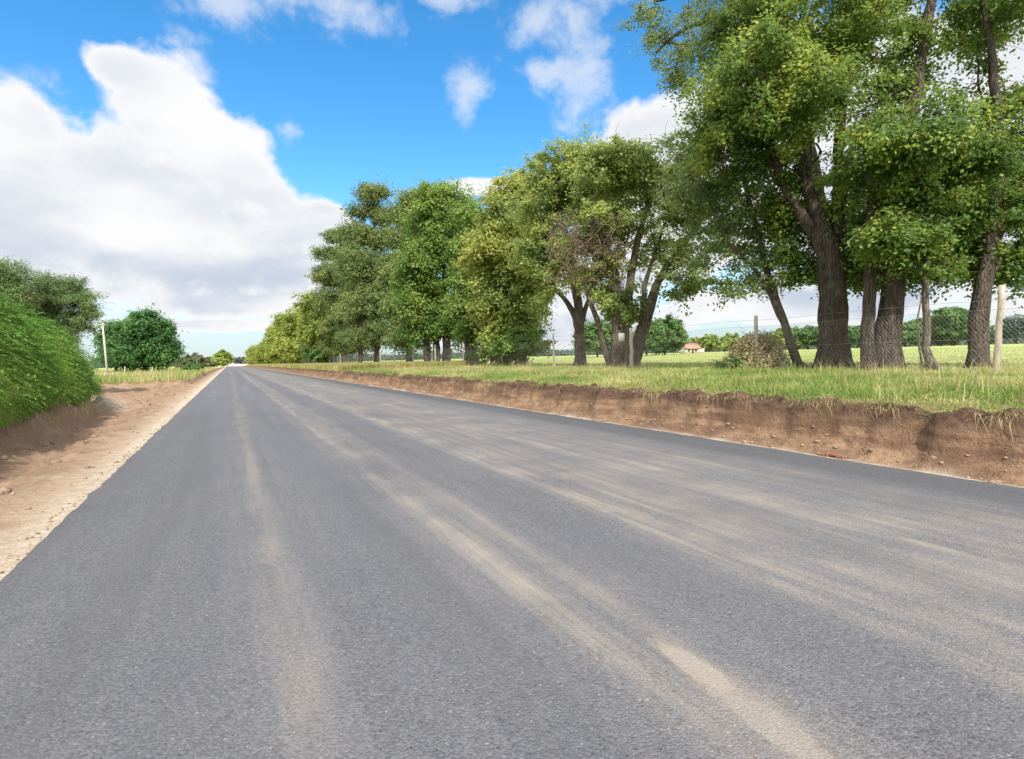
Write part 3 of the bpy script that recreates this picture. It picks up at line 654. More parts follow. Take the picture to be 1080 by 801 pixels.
# red roofed house
hp = at(727, 372, 150); hz = float(ground_z(hp[0], hp[1])); ang = -YAW+.25
house = empty('house', (hp[0], hp[1], hz), 'small white house with a red tiled roof and chimney across the field', 'house', rz=ang); house.scale = (.82, .82, .82)
mw = plain_mat('white_wall', (.62, .56, .50), (.74, .69, .63), 2); mr = plain_mat('roof_tiles', (.36, .18, .13), (.46, .27, .20), 4, stretch=(1, 1, 6))
mdk = plain_mat('window_glass', (.05, .06, .07), (.08, .09, .10), 2, .2)
b = MB(); b.box((0, 0, .9), (5.2, 4.0, 1.8)); b.add([[-2.6, -2, 1.8], [-2.6, 2, 1.8], [-2.6, 0, 3.3], [2.6, -2, 1.8], [2.6, 2, 1.8], [2.6, 0, 3.3]], None, [[0, 1, 2], [3, 5, 4]])
link('wall', b.mesh('wall'), mw, house)
def roof_mesh(L, Wd, z0, z1, th=.12, ov=.45):
    b = MB()
    for s in (1, -1):
        sl = (z1-z0)/Wd; e = ov*sl
        P = np.array([[-L-ov, s*(Wd+ov), z0-e], [L+ov, s*(Wd+ov), z0-e], [L+ov, 0, z1], [-L-ov, 0, z1]])
        b.add(np.vstack([P+[0, 0, .02], P+[0, 0, .02+th]]), [[0, 1, 2, 3], [4, 7, 6, 5], [0, 4, 5, 1], [1, 5, 6, 2], [2, 6, 7, 3], [3, 7, 4, 0]])
    return b
rf = link('roof', roof_mesh(2.6, 2.0, 1.8, 3.3).mesh('roof'), mr, house)
b = MB(); b.box((-1.6, .4, 3.5), (.6, .6, 1.4)); b.box((-1.6, .4, 4.26), (.76, .76, .12)); link('chimney', b.mesh('chimney'), mw, rf)
for x in (-1.4, 1.2):
    b = MB(); b.box((x, -2.03, 1.0), (.8, .06, .8)); link('window', b.mesh('window'), mdk, house)
b = MB(); b.box((0, -2.03, .85), (.8, .06, 1.7)); link('door', b.mesh('door'), plain_mat('brown_door', (.12, .07, .04), (.18, .11, .06)), house)
b = MB(); b.box((3.9, .4, .75), (2.4, 2.6, 1.5)); b.box((3.95, .4, 1.58), (2.9, 3.0, .14)); link('annexe', b.mesh('annexe'), mw, house)

# ------------------------------------------------------------------ fence
FX = 17.6
m_wire = mat('galvanised_wire'); t = NT(m_wire); t.out(t.principled(t.mix(t.noise(t.coord(), 6, 3), (.22, .215, .20), (.34, .33, .31)), .5, .4, Metallic=.3))
m_post = plain_mat('weathered_post', (.33, .28, .22), (.50, .44, .36), 14, .9, .6, .01, stretch=(1, 1, .15))
m_conc = plain_mat('concrete_post', (.42, .39, .33), (.54, .51, .45), 10, .9, .4)
py_ = [6.94+7.24*k for k in range(-1, 22)]
fence = empty('wire_fence', (FX, 6.94, float(ground_z(FX, 6.94))), 'tall diamond mesh wire fence on pale posts running along the tree row', 'fence')
fb = np.array(fence.location)
rg = np.random.default_rng(77)
for k, y in enumerate(py_):
    z = float(ground_z(FX, y)); b = MB(); thick = {1: .072, 2: .075, 3: .085}.get(k, rg.uniform(.05, .08))
    hgt = 2.22 if k == 1 else 1.95+rg.uniform(-.05, .12)
    lx, ly = rg.normal()*.04, rg.normal()*.05
    P = np.array([[FX+lx*u, y+ly*u, z-.3+(hgt+.3)*u] for u in np.linspace(0, 1, 9)]); P[1:-1, :2] += rg.normal(size=(7, 2))*.012
    b.tube(P, thick*np.linspace(1.1, .9, 9), 9, True, .12, k)
    link('post', b.mesh('post', True, fb), m_post if k == 1 else m_conc, fence)
b = MB(); ya, yb = py_[0], py_[-1]; H0, H1, cell = .05, 1.62, .105
def zf(y): return float(np.interp(y, zfy, zfz))
zfy = np.arange(ya-3, yb+3, .5); zfz = ground_z(np.full(len(zfy), FX), zfy)
for sgn in (1, -1):
    for y in np.arange(ya-2, yb, cell):
        y0, y1 = (y, y+(H1-H0)*.8) if sgn > 0 else (y+(H1-H0)*.8, y)
        P = np.array([[FX-.10, y0, zf(y0)+H0], [FX-.10+.004*sgn, y1, zf(y1)+H1]]); b.tube(P, (.0019 if y < 40 else .0026), 3, False)
link('wire_mesh', b.mesh('wire_mesh', False, fb), m_wire, fence)
for hh_ in (.06, .85, 1.62, 1.86):
    b = MB(); yq = np.arange(ya-1, yb, .9); P = np.stack([np.full(len(yq), FX-.11), yq, np.interp(yq, zfy, zfz)+hh_+.02*np.sin(yq*.87)], 1); b.tube(P, .0035, 4, False)
    link('strand_wire', b.mesh('strand_wire', False, fb), m_wire, fence)

# white notice nailed on the multi-stemmed tree
p = at(655.5, 356, 28.1); nb = empty('notice', p, 'small white notice nailed to a trunk of the spreading many stemmed tree', 'notice', rz=-R(33))
m_not = plain_mat('notice_white', (.74, .74, .72), (.80, .80, .78), 3, .5, .05)
b = MB(); b.box((0, 0, 0), (.30, .014, .42)); link('panel', b.mesh('panel'), m_not, nb)
for z in (-.17, .17):
    b = MB(); b.tube([[0, -.012, z], [0, -.004, z]], .012, 8); link('nail', b.mesh('nail'), m_wire, nb)

# brown brush heap by the leaning tree
d = 21.0; rg = np.random.default_rng(91)
bp = at(800, 388, d)*[1, 1, 0]; bp[2] = float(ground_z(bp[0], bp[1]))
heap = empty('brush_heap', bp, 'heap of brown dry brush and twigs behind the second fence post', 'brush')
b = MB()
for k in range(520):
    e = ell_sample(1, rg, .3)[0]; e[2] = abs(e[2]); c = bp+e*[1.25, 1.0, 1.45]; dd = rg.normal(size=3)*[1, 1, .7]+[0, 0, .2]; dd /= np.linalg.norm(dd)
    P = c+np.linspace(-.5, .5, 5)[:, None]*dd*rg.uniform(.3, .9)+rg.normal(size=(5, 3))*.05; P[:, 2] = np.maximum(P[:, 2], bp[2]); b.tube(P, np.linspace(.012, .005, 5), 3, False)
link('twigs', b.mesh('twigs', False, bp), plain_mat('brush_twig', (.26, .19, .13), (.44, .36, .27), 3), heap)
n = 2400; e = ell_sample(n, rg, .5); e[:, 2] = np.abs(e[:, 2]); V, q = leaf_arrays(e*[1.3, 1.05, 1.5], e+rg.normal(size=(n, 3))*.6, .10, .06, rg); link('leaves', mesh_from('leaves', V, q), L_dead, heap)
round_tree('shrub', 'low green shrub in the grass left of the brown brush heap', *at(773, 386, 20.5)[:2], .5, 1.3, L_lean, 93, 60, (.11, .06), 0, 14, None, 'shrub')

# ------------------------------------------------------------------ left side: hedge
rg = np.random.default_rng(101); n = 130000
def hedge_top(y): return .42+3.1*np.sqrt(np.clip(1-np.clip((y-11.5)/12.4, 0, 1)**1.75, 0, 1))*(.93+.16*fbm(y*.35, y*0+2, 5, 3))
def hedge_r(y): return .12+.88*np.sqrt(np.clip(1-np.clip((y-14)/10.0, 0, 1)**2.2, 0, 1))
hy = rg.uniform(1.0, 23.9, n); th = rg.uniform(-.08, math.pi*.72, n)
R0 = 2.15*hedge_r(hy); Ht = hedge_top(hy)
lump = (fbm(hy*.55+3, th*1.5, 7, 4)-.45)
depth_in = .10+rg.random(n)**2*.45
cx_ = -5.45
rho = 1+lump*.5-depth_in*.35
hx = cx_+R0*np.cos(th)*rho; hzv = .42+(Ht-.42)*np.sin(np.clip(th, -.3, 3.2))*rho
hzv = np.where(th < 0, .42+(Ht-.42)*.55*np.sin(th)*rho*.6, hzv)
zmin_ = ground_z(hx, hy)+.03
hzv = np.maximum(hzv, zmin_+rg.random(n)*.15)+np.where(hx > -3.9, .10, 0)
Ph = np.stack([hx, hy, hzv], 1)
gap = fbm(hy*1.7, th*4, 8, 4); Nn = np.stack([np.cos(th)/1.0, (fbm(hy*.55+3.3, th*1.5, 7, 4)-.45-lump)*-3+.1, np.sin(th)+.25], 1)+rg.normal(size=(n, 3))*.42
# sprays arch outwards and hang down towards the road
Td = np.stack([.75*np.sin(th)+.35, np.zeros(n)+.25+rg.normal(size=n)*.8, -.75*np.cos(th)-.35+rg.normal(size=n)*.25], 1)+rg.normal(size=(n, 3))*.3
hb = np.array([cx_, 12.0, .45]); hedge = empty('hedge', hb, 'big bright green overhanging hedge on the earth bank beside the road', 'hedge')
kp = (gap > .30) | (depth_in > .16); Ph, Nn, Td = Ph[kp], Nn[kp], Td[kp]; n = len(Ph)
V, q = leaf_arrays(Ph-hb, Nn, rg.uniform(.08, .17, n), rg.uniform(.018, .034, n), rg, Td, .12); link('foliage', mesh_from('foliage', V, q), L_hedge, hedge)
# long arching shoots on the surface
m2 = 6500; V2 = []; b = MB()
hy2 = rg.uniform(7, 23.4, m2); th2 = rg.uniform(.12, 1.9, m2)
k2 = []
for i in range(m2):
    r_ = 2.15*hedge_r(hy2[i]); Hh = hedge_top(hy2[i]); lm = float(fbm(np.array([hy2[i]*.55+3]), np.array([th2[i]*1.5]), 7, 4)[0]-.45)
    rr_ = 1+lm*.5
    rr_ *= rg.uniform(.84, .99); p = np.array([cx_+r_*math.cos(th2[i])*rr_, hy2[i], .42+(Hh-.42)*math.sin(max(th2[i], -.1))*rr_])
    dr = np.array([math.cos(th2[i])*.8+.3, .18+rg.normal()*.75, math.sin(th2[i])*.6+.15+rg.normal()*.25]); dr /= np.linalg.norm(dr); L = rg.uniform(.22, .62)
    u = np.linspace(0, 1, 20); P = p+u[:, None]*dr*L-np.array([0, 0, 1])*(u**2)[:, None]*L*.55
    k2.append(P)
PP = np.concatenate(k2); n2 = len(PP)
tang = np.concatenate([np.gradient(P, axis=0) for P in k2]); tang /= np.linalg.norm(tang, axis=1)[:, None]
V, q = leaf_arrays(PP-hb, rg.normal(size=(n2, 3))*.5+[.3, 0, .8], rg.uniform(.05, .12, n2)*np.tile(np.linspace(1.25, .55, 20), m2), rg.uniform(.016, .034, n2), rg, tang+rg.normal(size=(n2, 3))*.85, .1)
link('shoots', mesh_from('shoots', V, q), L_hedge, hedge)
for i in range(14):
    b = MB(); y = 3+i*1.4+rg.uniform(-.4, .4); x = cx_+rg.normal()*.5; z = float(ground_z(x, y)); P = np.array([[x, y, z-.1], [x+.1, y, z+.5], [x+rg.normal()*.4, y+.1, z+1.1]]); b.tube(P, [.05, .04, .02], 5)
    link('stem', b.mesh('stem', True, hb), B_dark, hedge)

# feathery trees behind the hedge
d = 26.0
build_tree('feathery_tree', 'dark feathery tree with a flat spreading crown behind the right end of the hedge', at(55, 388, d)*[1, 1, 0]+[0, 0, .3],
    [stem(d, [(52, 392, 11), (53, 360, 9), (58, 335, 7), (64, 315, 4)]), stem(d, [(52, 392, 7), (52, 362, 6), (40, 335, 5), (30, 315, 3)]), stem(d, [(54, 392, 6), (60, 345, 5), (78, 328, 3.5), (92, 328, 2)])],
    [lobe(d, 55, 303, 26, 12, 20), lobe(d, 78, 318, 20, 11, 14), lobe(d, 38, 318, 26, 16, 20), lobe(d, 92, 330, 13, 8, 7), lobe(d, 62, 335, 24, 12, 14), lobe(d, 70, 300, 14, 7, 6), lobe(d, 30, 345, 20, 14, 14), lobe(d, 60, 352, 26, 12, 14), lobe(d, 20, 330, 26, 16, 16), lobe(d, 84, 342, 12, 8, 5)],
    L_feath, B_dark, (.14, .028), 430, .42, 111, extra_twigs=120, group='feathery trees behind the hedge', flat=.6)
d = 23.0
build_tree('feathery_tree', 'dark feathery tree cut by the picture edge, rising behind the highest part of the hedge', at(-12, 390, d)*[1, 1, 0]+[0, 0, .3],
    [stem(d, [(-14, 394, 12), (-12, 355, 10), (-8, 320, 8), (0, 295, 4)]), stem(d, [(-14, 394, 8), (-20, 335, 6), (-35, 305, 3)])],
    [lobe(d, 0, 290, 22, 13, 18), lobe(d, -25, 285, 26, 14, 20), lobe(d, 10, 306, 16, 10, 9), lobe(d, -15, 315, 34, 16, 20)],
    L_feath, B_dark, (.14, .028), 430, .42, 112, extra_twigs=90, group='feathery trees behind the hedge', flat=.6)

# pole, gate rails, bushes on the left verge
p = at(113, 384, 45.5); pz = float(ground_z(p[0], p[1])); tp = at(108, 341, 45.5)
pole = empty('pole', (p[0], p[1], pz), 'slim pale upright pole standing beside the round dark bush', 'pole')
b = MB(); b.tube([[0, 0, -.4], [(tp-p)[0]*.5, (tp-p)[1]*.5, (tp[2]-pz)*.5], [(tp-p)[0], (tp-p)[1], tp[2]-pz]], [.085, .075, .06], 10); link('shaft', b.mesh('shaft', True), m_conc, pole)
b = MB(); b.tube([[(tp-p)[0]-.35, (tp-p)[1], tp[2]-pz-.15], [(tp-p)[0]+.35, (tp-p)[1], tp[2]-pz-.15]], .03, 6); link('bracket', b.mesh('bracket', True), m_post, pole)
ga = at(101, 391, 41); gb = at(119, 391, 41); gz = float(ground_z(gb[0], gb[1]))
rail = empty('rail_fence', (gb[0], gb[1], gz), 'low weathered post and rail fence at the foot of the pale pole', 'fence')
for k in range(3):
    q_ = ga+(gb-ga)*k/2-gb; b = MB(); b.tube([[q_[0], q_[1], -.3], [q_[0], q_[1], .62]], .055, 7); link('post', b.mesh('post', True), m_post, rail)
for z in (.25, .5):
    b = MB(); q_ = ga-gb; b.tube([[q_[0]*1.2, q_[1]*1.2, z], [0, 0, z+.02]], .04, 6); link('rail', b.mesh('rail', True), m_post, rail)
# wire posts in the tall grass
for px, py, lab in ((131, 384, 'short grey stake in the tall grass before the round bush'), (160, 386, 'thin dark stake in the tall grass under the middle of the round bush')):
    p = at(px, py, 48); z = float(ground_z(p[0], p[1])); s_ = MB(); s_.tube([[p[0], p[1], z-.2], [p[0]+.01, p[1], z+.5], [p[0]+.03, p[1], z+.98]], [.05, .045, .04], 7)
    tag(link('stake', s_.mesh('stake', True), m_post), lab, 'stake')
d = 66
def bush_lobes(l): return [lobe(d, *a) for a in l]
build_tree('bush', 'large round dark green bush on the left verge', at(152, 384, d)*[1, 1, 0]+[0, 0, .45],
    [stem(d, [(152, 386, 6), (152, 360, 4), (153, 340, 2)]), stem(d, [(170, 386, 4), (172, 362, 3)])],
    bush_lobes([(152, 346, 24, 13, 60), (165, 358, 20, 16, 50), (140, 360, 20, 15, 44), (152, 373, 32, 12, 90), (174, 370, 13, 13, 34), (130, 374, 14, 9, 24), (152, 338, 12, 8, 24), (158, 334, 5, 5, 6), (146, 336, 5, 4, 5)]), L_bushd, B_dark, (.40, .12), 150, .85, 121, 'bush', flat=.8, up_n=.7, lo=.45, out=.12)
build_tree('bush', 'smaller dark bush tucked in behind the left side of the large round one', at(122, 384, d+3)*[1, 1, 0]+[0, 0, .45],
    [stem(d+3, [(122, 386, 4), (122, 362, 2)])], [lobe(d+3, 122, 350, 12, 10, 26), lobe(d+3, 117, 366, 13, 12, 30), lobe(d+3, 128, 368, 12, 12, 26), lobe(d+3, 120, 375, 13, 8, 26)], L_bushd, B_dark, (.40, .12), 140, .8, 122, 'bush', flat=.8, up_n=.7, out=.12)
round_tree('shrub', 'low grey-green shrub on the verge right of the round dark bush', *at(203, 383, 105)[:2], 3.2, 6.2, L_grey, 123, 110, (.3, .14), 0, 40, None, 'shrub')
round_tree('shrub', 'small dark weed clump at the bank edge below the grey-green shrub', *at(203, 391, 62)[:2], 1.2, 1.9, L_dist, 124, 60, (.2, .09), 0, 16, None, 'shrub')
gf = 'small trees far down the left of the road'
for i, (px, dd, h, w, lm) in enumerate([(235, 300, 9, 9, L_far), (229, 270, 5, 10, L_lime), (222, 330, 5.5, 12, L_dist), (212, 340, 6, 14, L_haze), (204, 360, 6.5, 15, L_haze), (218, 200, 2.6, 6, L_grey), (238, 380, 9.5, 6, L_haze)]):
    round_tree('broadleaf_tree', ['taller yellow-green tree at the left side of the road end', 'bright low tree left of the road end', 'low green tree in the far left line', 'hazy low tree in the far left line', 'hazy wide tree nearest the grey-green shrub', 'low greyish bush in front of the far left line', 'narrow hazy tree right at the road end'][i],
               *at(px, 384, dd)[:2], h, w, lm, 131+i, 60, (.8, .5), .03, 44, gf)
round_tree('broadleaf_tree', 'bluish tree closing the view at the end of the road', *at(254, 383, 900)[:2], 13, 26, L_haze, 140, 60, (1.6, 1.1), .03, 50, gf)

# ------------------------------------------------------------------ grass
def blades(name, x, y, h, w, label, matl, lean=.35, seed=0, z=None, hangdir=None):
    rg = np.random.default_rng(seed); n = len(x)
    z = ground_z(x, y) if z is None else z
    a = rg.random(n)*6.283; ln = np.abs(rg.normal(size=n))*lean*h
    dx, dy = np.cos(a), np.sin(a); b_ = rg.random(n)*6.283; wx, wy = np.cos(b_)*w*.5, np.sin(b_)*w*.5
    P0 = np.stack([x, y, z-.02], 1); W_ = np.stack([wx, wy, np.zeros(n)], 1)
    if hangdir is None:
        P1 = P0+np.stack([dx*ln*.35, dy*ln*.35, h*.6], 1); P2 = P0+np.stack([dx*ln, dy*ln, h*np.clip(1-.15*ln/h, .5, 1)], 1)
    else:
        P1 = P0+np.stack([hangdir*h*.25, dy*ln*.3, h*.05-h*.1*rg.random(n)], 1); P2 = P0+np.stack([hangdir*h*.38, dy*ln, -h*(.55+.4*rg.random(n))], 1)
    V = np.stack([P0-W_, P0+W_, P1+W_*.8, P1-W_*.8, P2], 1).reshape(-1, 3)
    i = np.arange(n)[:, None]*5
    return link(name, mesh_from(name, V, i+np.array([[0, 1, 2, 3]]), i+np.array([[3, 2, 4]])), matl)
def grass_mat(name, a, b, c, dscale=.5):
    m = mat(name); t = NT(m); co = t.coord(); rnd = t.n('ShaderNodeNewGeometry').outputs['Random Per Island']
    x = t.math('ADD', t.math('MULTIPLY', rnd, .55), t.ss(.3, .7, t.noise(co, dscale, 5, .65), -.12, .62), clamp=True)
    col = t.ramp(x, [(.1, a), (.5, b), (.9, c)])
    t.out(t.n('ShaderNodeMixShader', {0: .3, 1: t.principled(col, .6, .2), 2: t.n('ShaderNodeBsdfTranslucent', {'Color': col}).outputs[0]}).outputs[0])
    return m
G_verge = grass_mat('grass_verge', (.10, .20, .035), (.25, .33, .085), (.52, .47, .22))
G_dry = grass_mat('grass_dry', (.30, .24, .11), (.46, .38, .21), (.58, .49, .30))
G_field = grass_mat('grass_field', (.26, .33, .10), (.38, .42, .17), (.50, .50, .25), .12)
def scatter(n, x0, x1, y0, y1, seed, power=1.0, xp=1.0):
    rg = np.random.default_rng(seed); return x0+(x1-x0)*rg.random(n)**xp, y0+(y1-y0)*rg.random(n)**power, rg
# verge, near
x, y, rg = scatter(200000, 7.28, 18.6, 1.5, 42, 201, 1.15, 1.15)
keep = (y > .2*x) & (x > 7.34+(fbm(y*1.2, y*0, 91, 3)-.45)*.3); x, y = x[keep], y[keep]
h = (.035+.34*fbm(x*1.1, y*1.1, 92, 4)**1.6)*rg.uniform(.4, 1.3, len(x))*(.55+.45*sstep(7.4, 8.6, x))
tag(blades('grass', x, y, h, rg.uniform(.006, .014, len(x)), None, G_verge, 1.15, 202), kind='stuff', label='green and straw coloured tufty grass on the verge before the fence', cat='grass')
x, y, rg = scatter(6000, 7.4, 18.3, 1.5, 45, 203, 1.1)
dn = fbm(x*.5, y*.5, 94, 3); keep = (y > .2*x) & (dn > .42); x, y = x[keep], y[keep]
tag(blades('dry_grass', x, y, rg.uniform(.22, .55, len(x))*(.6+.4*sstep(7.5, 9, x)), rg.uniform(.006, .012, len(x)), None, G_dry, .35, 204), kind='stuff', label='dry straw stalks standing in the verge grass', cat='grass')
# hanging roots and straw at the cut edge
rg = np.random.default_rng(205); n = 20000
y = 1+45*rg.random(n)**1.3; cl = fbm(y*1.6, y*0+4, 95, 3); keep = rg.random(n) < sstep(.36, .60, cl); y = y[keep]; n = len(y)
x = 7.42+(fbm(y*.8, y*0+3, 21, 3)-.45)*.22+rg.uniform(-.12, .12, n)
tag(blades('hanging_roots', x, y, rg.uniform(.10, .42, n), rg.uniform(.003, .007, n), None, G_dry, .8, 206, None, -1.0), kind='stuff', label='pale roots and straw hanging over the cut edge of the right bank', cat='roots')
# verge, far
x, y, rg = scatter(70000, 7.3, 19, 42, 330, 207, 2.0)
tag(blades('grass', x, y, rg.uniform(.25, .6, len(x)), rg.uniform(.03, .09, len(x)), None, grass_mat('grass_far_verge', (.20, .22, .06), (.36, .33, .12), (.50, .43, .20), .2), .3, 208), kind='stuff', label='straw yellow grass of the verge running on past the pines', cat='grass')
# field beyond the fence
x, y, rg = scatter(110000, 18.3, 95, 2, 130, 209, 1.3, 1.6)
tag(blades('grass', x, y, rg.uniform(.05, .16, len(x)), rg.uniform(.015, .05, len(x)), None, G_field, .5, 210), kind='stuff', label='short sunlit grass of the open field behind the trees', cat='grass')
# left verge
x, y, rg = scatter(60000, -26, -2.3, 38.5, 140, 211, 1.5, .7)
lbx = left_bank_x(y); keep = (x < lbx-.30); x, y = x[keep], y[keep]
tag(blades('tall_grass', x, y, rg.uniform(.25, .75, len(x))*(.5+.8*fbm(x*.4, y*.4, 96, 3)), rg.uniform(.02, .05, len(x)), None, grass_mat('grass_left', (.18, .28, .055), (.36, .38, .14), (.58, .50, .27), .25), .35, 212), kind='stuff', label='tall yellow grass on the left verge in front of the round bush', cat='grass')
x, y, rg = scatter(16000, -9, -2.9, 3, 24.5, 213, .9, .6)
lbx = left_bank_x(y); keep = (x < lbx-.32); x, y = x[keep], y[keep]
tag(blades('grass', x, y, rg.uniform(.12, .4, len(x)), rg.uniform(.008, .016, len(x)), None, G_verge, .4, 214), kind='stuff', label='grass fringe at the foot and end of the big hedge', cat='grass')
rg = np.random.default_rng(215); n = 800; y = rg.uniform(4, 20, n); x = left_bank_x(y)-.34+rg.uniform(-.08, .12, n)
tag(blades('hanging_roots', x, y, rg.uniform(.10, .42, n), rg.uniform(.006, .012, n), None, G_dry, .5, 216, None, 1.0), kind='stuff', label='pale roots and straw hanging down the earth bank under the hedge', cat='roots')

# loose clods and pebbles on the shoulders
rg = np.random.default_rng(221); mb = MB()
ico = np.array([[0, 0, 1], [.89, 0, .45], [.28, .85, .45], [-.72, .53, .45], [-.72, -.53, .45], [.28, -.85, .45], [.72, .53, -.45], [-.28, .85, -.45], [-.89, 0, -.45], [-.28, -.85, -.45], [.72, -.53, -.45], [0, 0, -1]])
icf = [[0,1,2],[0,2,3],[0,3,4],[0,4,5],[0,5,1],[1,6,2],[2,7,3],[3,8,4],[4,9,5],[5,10,1],[6,7,2],[7,8,3],[8,9,4],[9,10,5],[10,6,1],[11,7,6],[11,8,7],[11,9,8],[11,10,9],[11,6,10]]
def clod(mb, p, s): mb.add(ico*(1+rg.normal(size=(12, 1))*.18)*np.array([s, s*rg.uniform(.7, 1.2), s*.65])+p, None, icf)
for k in range(900):
    if k % 3: x = -1.5-1.6*rg.random()**.8; y = 3+30*rg.random()**1.4
    else: x = 6.72+.35*rg.random()**1.5; y = 1.5+30*rg.random()**1.4
    s = .006+.045*rg.random()**5*(1.4 if x < -2.2 else .8)
    clod(mb, (x, y, float(ground_z(x, y))+s*.2), s)
for k in range(700):
    y = 1.5+26*rg.random()**1.3; x = 6.74+.45*rg.random(); s = .006+.026*rg.random()**4
    clod(mb, (x, y, float(ground_z(x, y))+s*.15), s)
for k in range(160):
    y = 4+14*rg.random()**1.2; x = ROAD_L-.03-.12*rg.random(); s = rg.uniform(.006, .016); clod(mb, (x, y, float(ground_z(x, y))+s*.3), s)
for k in range(200):
    y = .9+16*rg.random()**1.4; x = -1.2+7.5*rg.random(); s = rg.uniform(.002, .005); clod(mb, (x, y, .018+s*.3), s)
tag(link('clods', mb.mesh('clods'), plain_mat('clods', (.17, .115, .08), (.34, .25, .18), 5)), kind='stuff', label='loose clods and pebbles strewn over the dirt shoulders', cat='clods')
mb = MB()
p0 = at(829, 468.5, 6.7); z = float(ground_z(6.75, 5.0))
rg = np.random.default_rng(223)
for k in range(110):
    a_, b_ = np.clip(rg.normal(), -1.6, 1.6), np.clip(rg.normal(), -1.7, 1.7)
    clod(mb, (6.80+a_*.035, 4.35+b_*.10, float(ground_z(6.80, 4.35+b_*.1))+.005+.03*rg.random()*(1-abs(b_)/2)), rg.uniform(.012, .030))
tag(link('soil_heap', mb.mesh('soil_heap'), plain_mat('red_soil', (.15, .062, .04), (.26, .12, .075), 9)), 'small heap of reddish soil lumps at the right edge of the asphalt', 'soil heap')

# ------------------------------------------------------------------ sun and sky
SUN_EL, SUN_AZ = R(47), math.atan2(-.24, -.70)   # azimuth from +Y towards +X
sd = bpy.data.lights.new('sun', 'SUN'); sun = bpy.data.objects.new('sun', sd); COL.objects.link(sun)
sv = Vector((math.sin(SUN_AZ)*math.cos(SUN_EL), math.cos(SUN_AZ)*math.cos(SUN_EL), math.sin(SUN_EL)))
sun.rotation_euler = sv.to_track_quat('Z', 'Y').to_euler(); sun.location = (-20, -20, 40)
sd.energy = 4.5; sd.angle = R(2.5); sd.color = (1, .945, .86)
w = bpy.data.worlds.new('World'); sc.world = w; t = NT(w)
sky = t.n('ShaderNodeTexSky', sky_type='NISHITA', sun_disc=False, sun_elevation=SUN_EL, sun_rotation=SUN_AZ, air_density=1.0, dust_density=.1, ozone_density=2.5)
blue = t.n('ShaderNodeHueSaturation', {'Hue': .494, 'Saturation': 1.33, 'Value': 1.8, 'Color': sky.outputs[0]}).outputs[0]
dirv = t.coord('Generated')
s3 = t.n('ShaderNodeSeparateXYZ', {0: dirv})
az = t.math('ARCTAN2', s3.outputs[0], s3.outputs[1]); el = t.math('ARCSINE', s3.outputs[2])
ae = t.n('ShaderNodeCombineXYZ', {0: az, 1: el}).outputs[0]
blue = t.mix(t.ss(.30, .0, s3.outputs[2], 0, .9), blue, (4.0, 5.1, 5.7))
CLOUD_W, CLOUD_G = (6.95, 6.95, 7.0), (4.15, 4.65, 5.5)
cum = [(0.73, 0.191, 0.176, 0.094, 0), (0.614, 0.125, 0.151, 0.05, 0), (.03, .29, .10, .06, -35), (.06, .22, .12, .06, 0), (-.01, .062, .13, .014, 0), (-0.123, 0.413, 0.057, 0.039, 0), (-0.069, 0.379, 0.091, 0.077, 0), (0.0, 0.313, 0.122, 0.078, -35), (0.092, 0.248, 0.133, 0.05, -35), (-0.106, 0.239, 0.229, 0.127, 0), (-0.246, 0.321, 0.061, 0.052, 0), (-0.237, 0.209, 0.149, 0.135, 0), (-0.029, 0.155, 0.25, 0.087, 0), (-0.355, 0.261, 0.128, 0.138, 0), (0.159, 0.233, 0.077, 0.04, -30), (0.015, 0.098, 0.18, 0.033, 0), (0.725, 0.364, 0.099, 0.059, 0), (0.81, 0.34, 0.122, 0.084, 0), (0.423, 0.297, 0.071, 0.018, 0), (1.005, 0.281, 0.243, 0.199, 0), (1.184, 0.17, 0.149, 0.186, 0), (1.192, 0.367, 0.11, 0.097, 0), (0.979, 0.072, 0.342, 0.039, 0), (0.51, 0.053, 0.275, 0.038, 0)]
wis = [(0.121, 0.545, 0.20, 0.045, 0), (0.04, 0.525, 0.11, 0.035, 0), (.52, .53, .08, .03, 30), (0.42, 0.448, 0.044, 0.045, -20), (0.6, 0.521, 0.076, 0.073, 0), (0.621, 0.443, 0.05, 0.08, 0), (0.532, 0.468, 0.05, 0.029, 0), (0.105, 0.372, 0.021, 0.016, 0), (-0.029, 0.444, 0.032, 0.036, 0), (-0.247, 0.374, 0.039, 0.022, 0), (0.374, 0.562, 0.066, 0.014, 0), (-0.138, 0.059, 0.162, 0.025, 0)]
def field(blobs, vec, smooth):
    acc = None
    for a, e, ra, re_, rot in blobs:
        v = t.map(vec, (ra, re_, 1), (a, e, 0), (0, 0, R(rot)), 'TEXTURE')
        l = t.math('SUBTRACT', 1, t.n('ShaderNodeVectorMath', {0: v}, operation='LENGTH').outputs['Value'])
        acc = l if acc is None else t.math('SMOOTH_MAX', acc, l, smooth)
    return acc
nz = t.n('ShaderNodeTexNoise', {'Vector': dirv, 'Scale': 5.5, 'Detail': 8.0, 'Roughness': .58, 'Distortion': .25}).outputs[0]
nz2 = t.n('ShaderNodeTexNoise', {'Vector': dirv, 'Scale': 15.0, 'Detail': 8.0, 'Roughness': .6}).outputs[0]
nzb = t.n('ShaderNodeTexNoise', {'Vector': t.map(dirv, (1, 1, 1), (.012, .02, .05)), 'Scale': 5.5, 'Detail': 8.0, 'Roughness': .58, 'Distortion': .25}).outputs[0]
nzc = t.n('ShaderNodeTexNoise', {'Vector': t.map(dirv, (1, 1, 1), (.005, .008, .018)), 'Scale': 15.0, 'Detail': 8.0, 'Roughness': .6}).outputs[0]
fc = field(cum, ae, .25)
fw_ = field(wis, ae, .1)
dens_raw = t.math('ADD', t.math('ADD', fc, t.math('MULTIPLY', t.math('SUBTRACT', nz, .5), 1.0)), t.math('MULTIPLY', t.math('SUBTRACT', nz2, .5), 1.1))
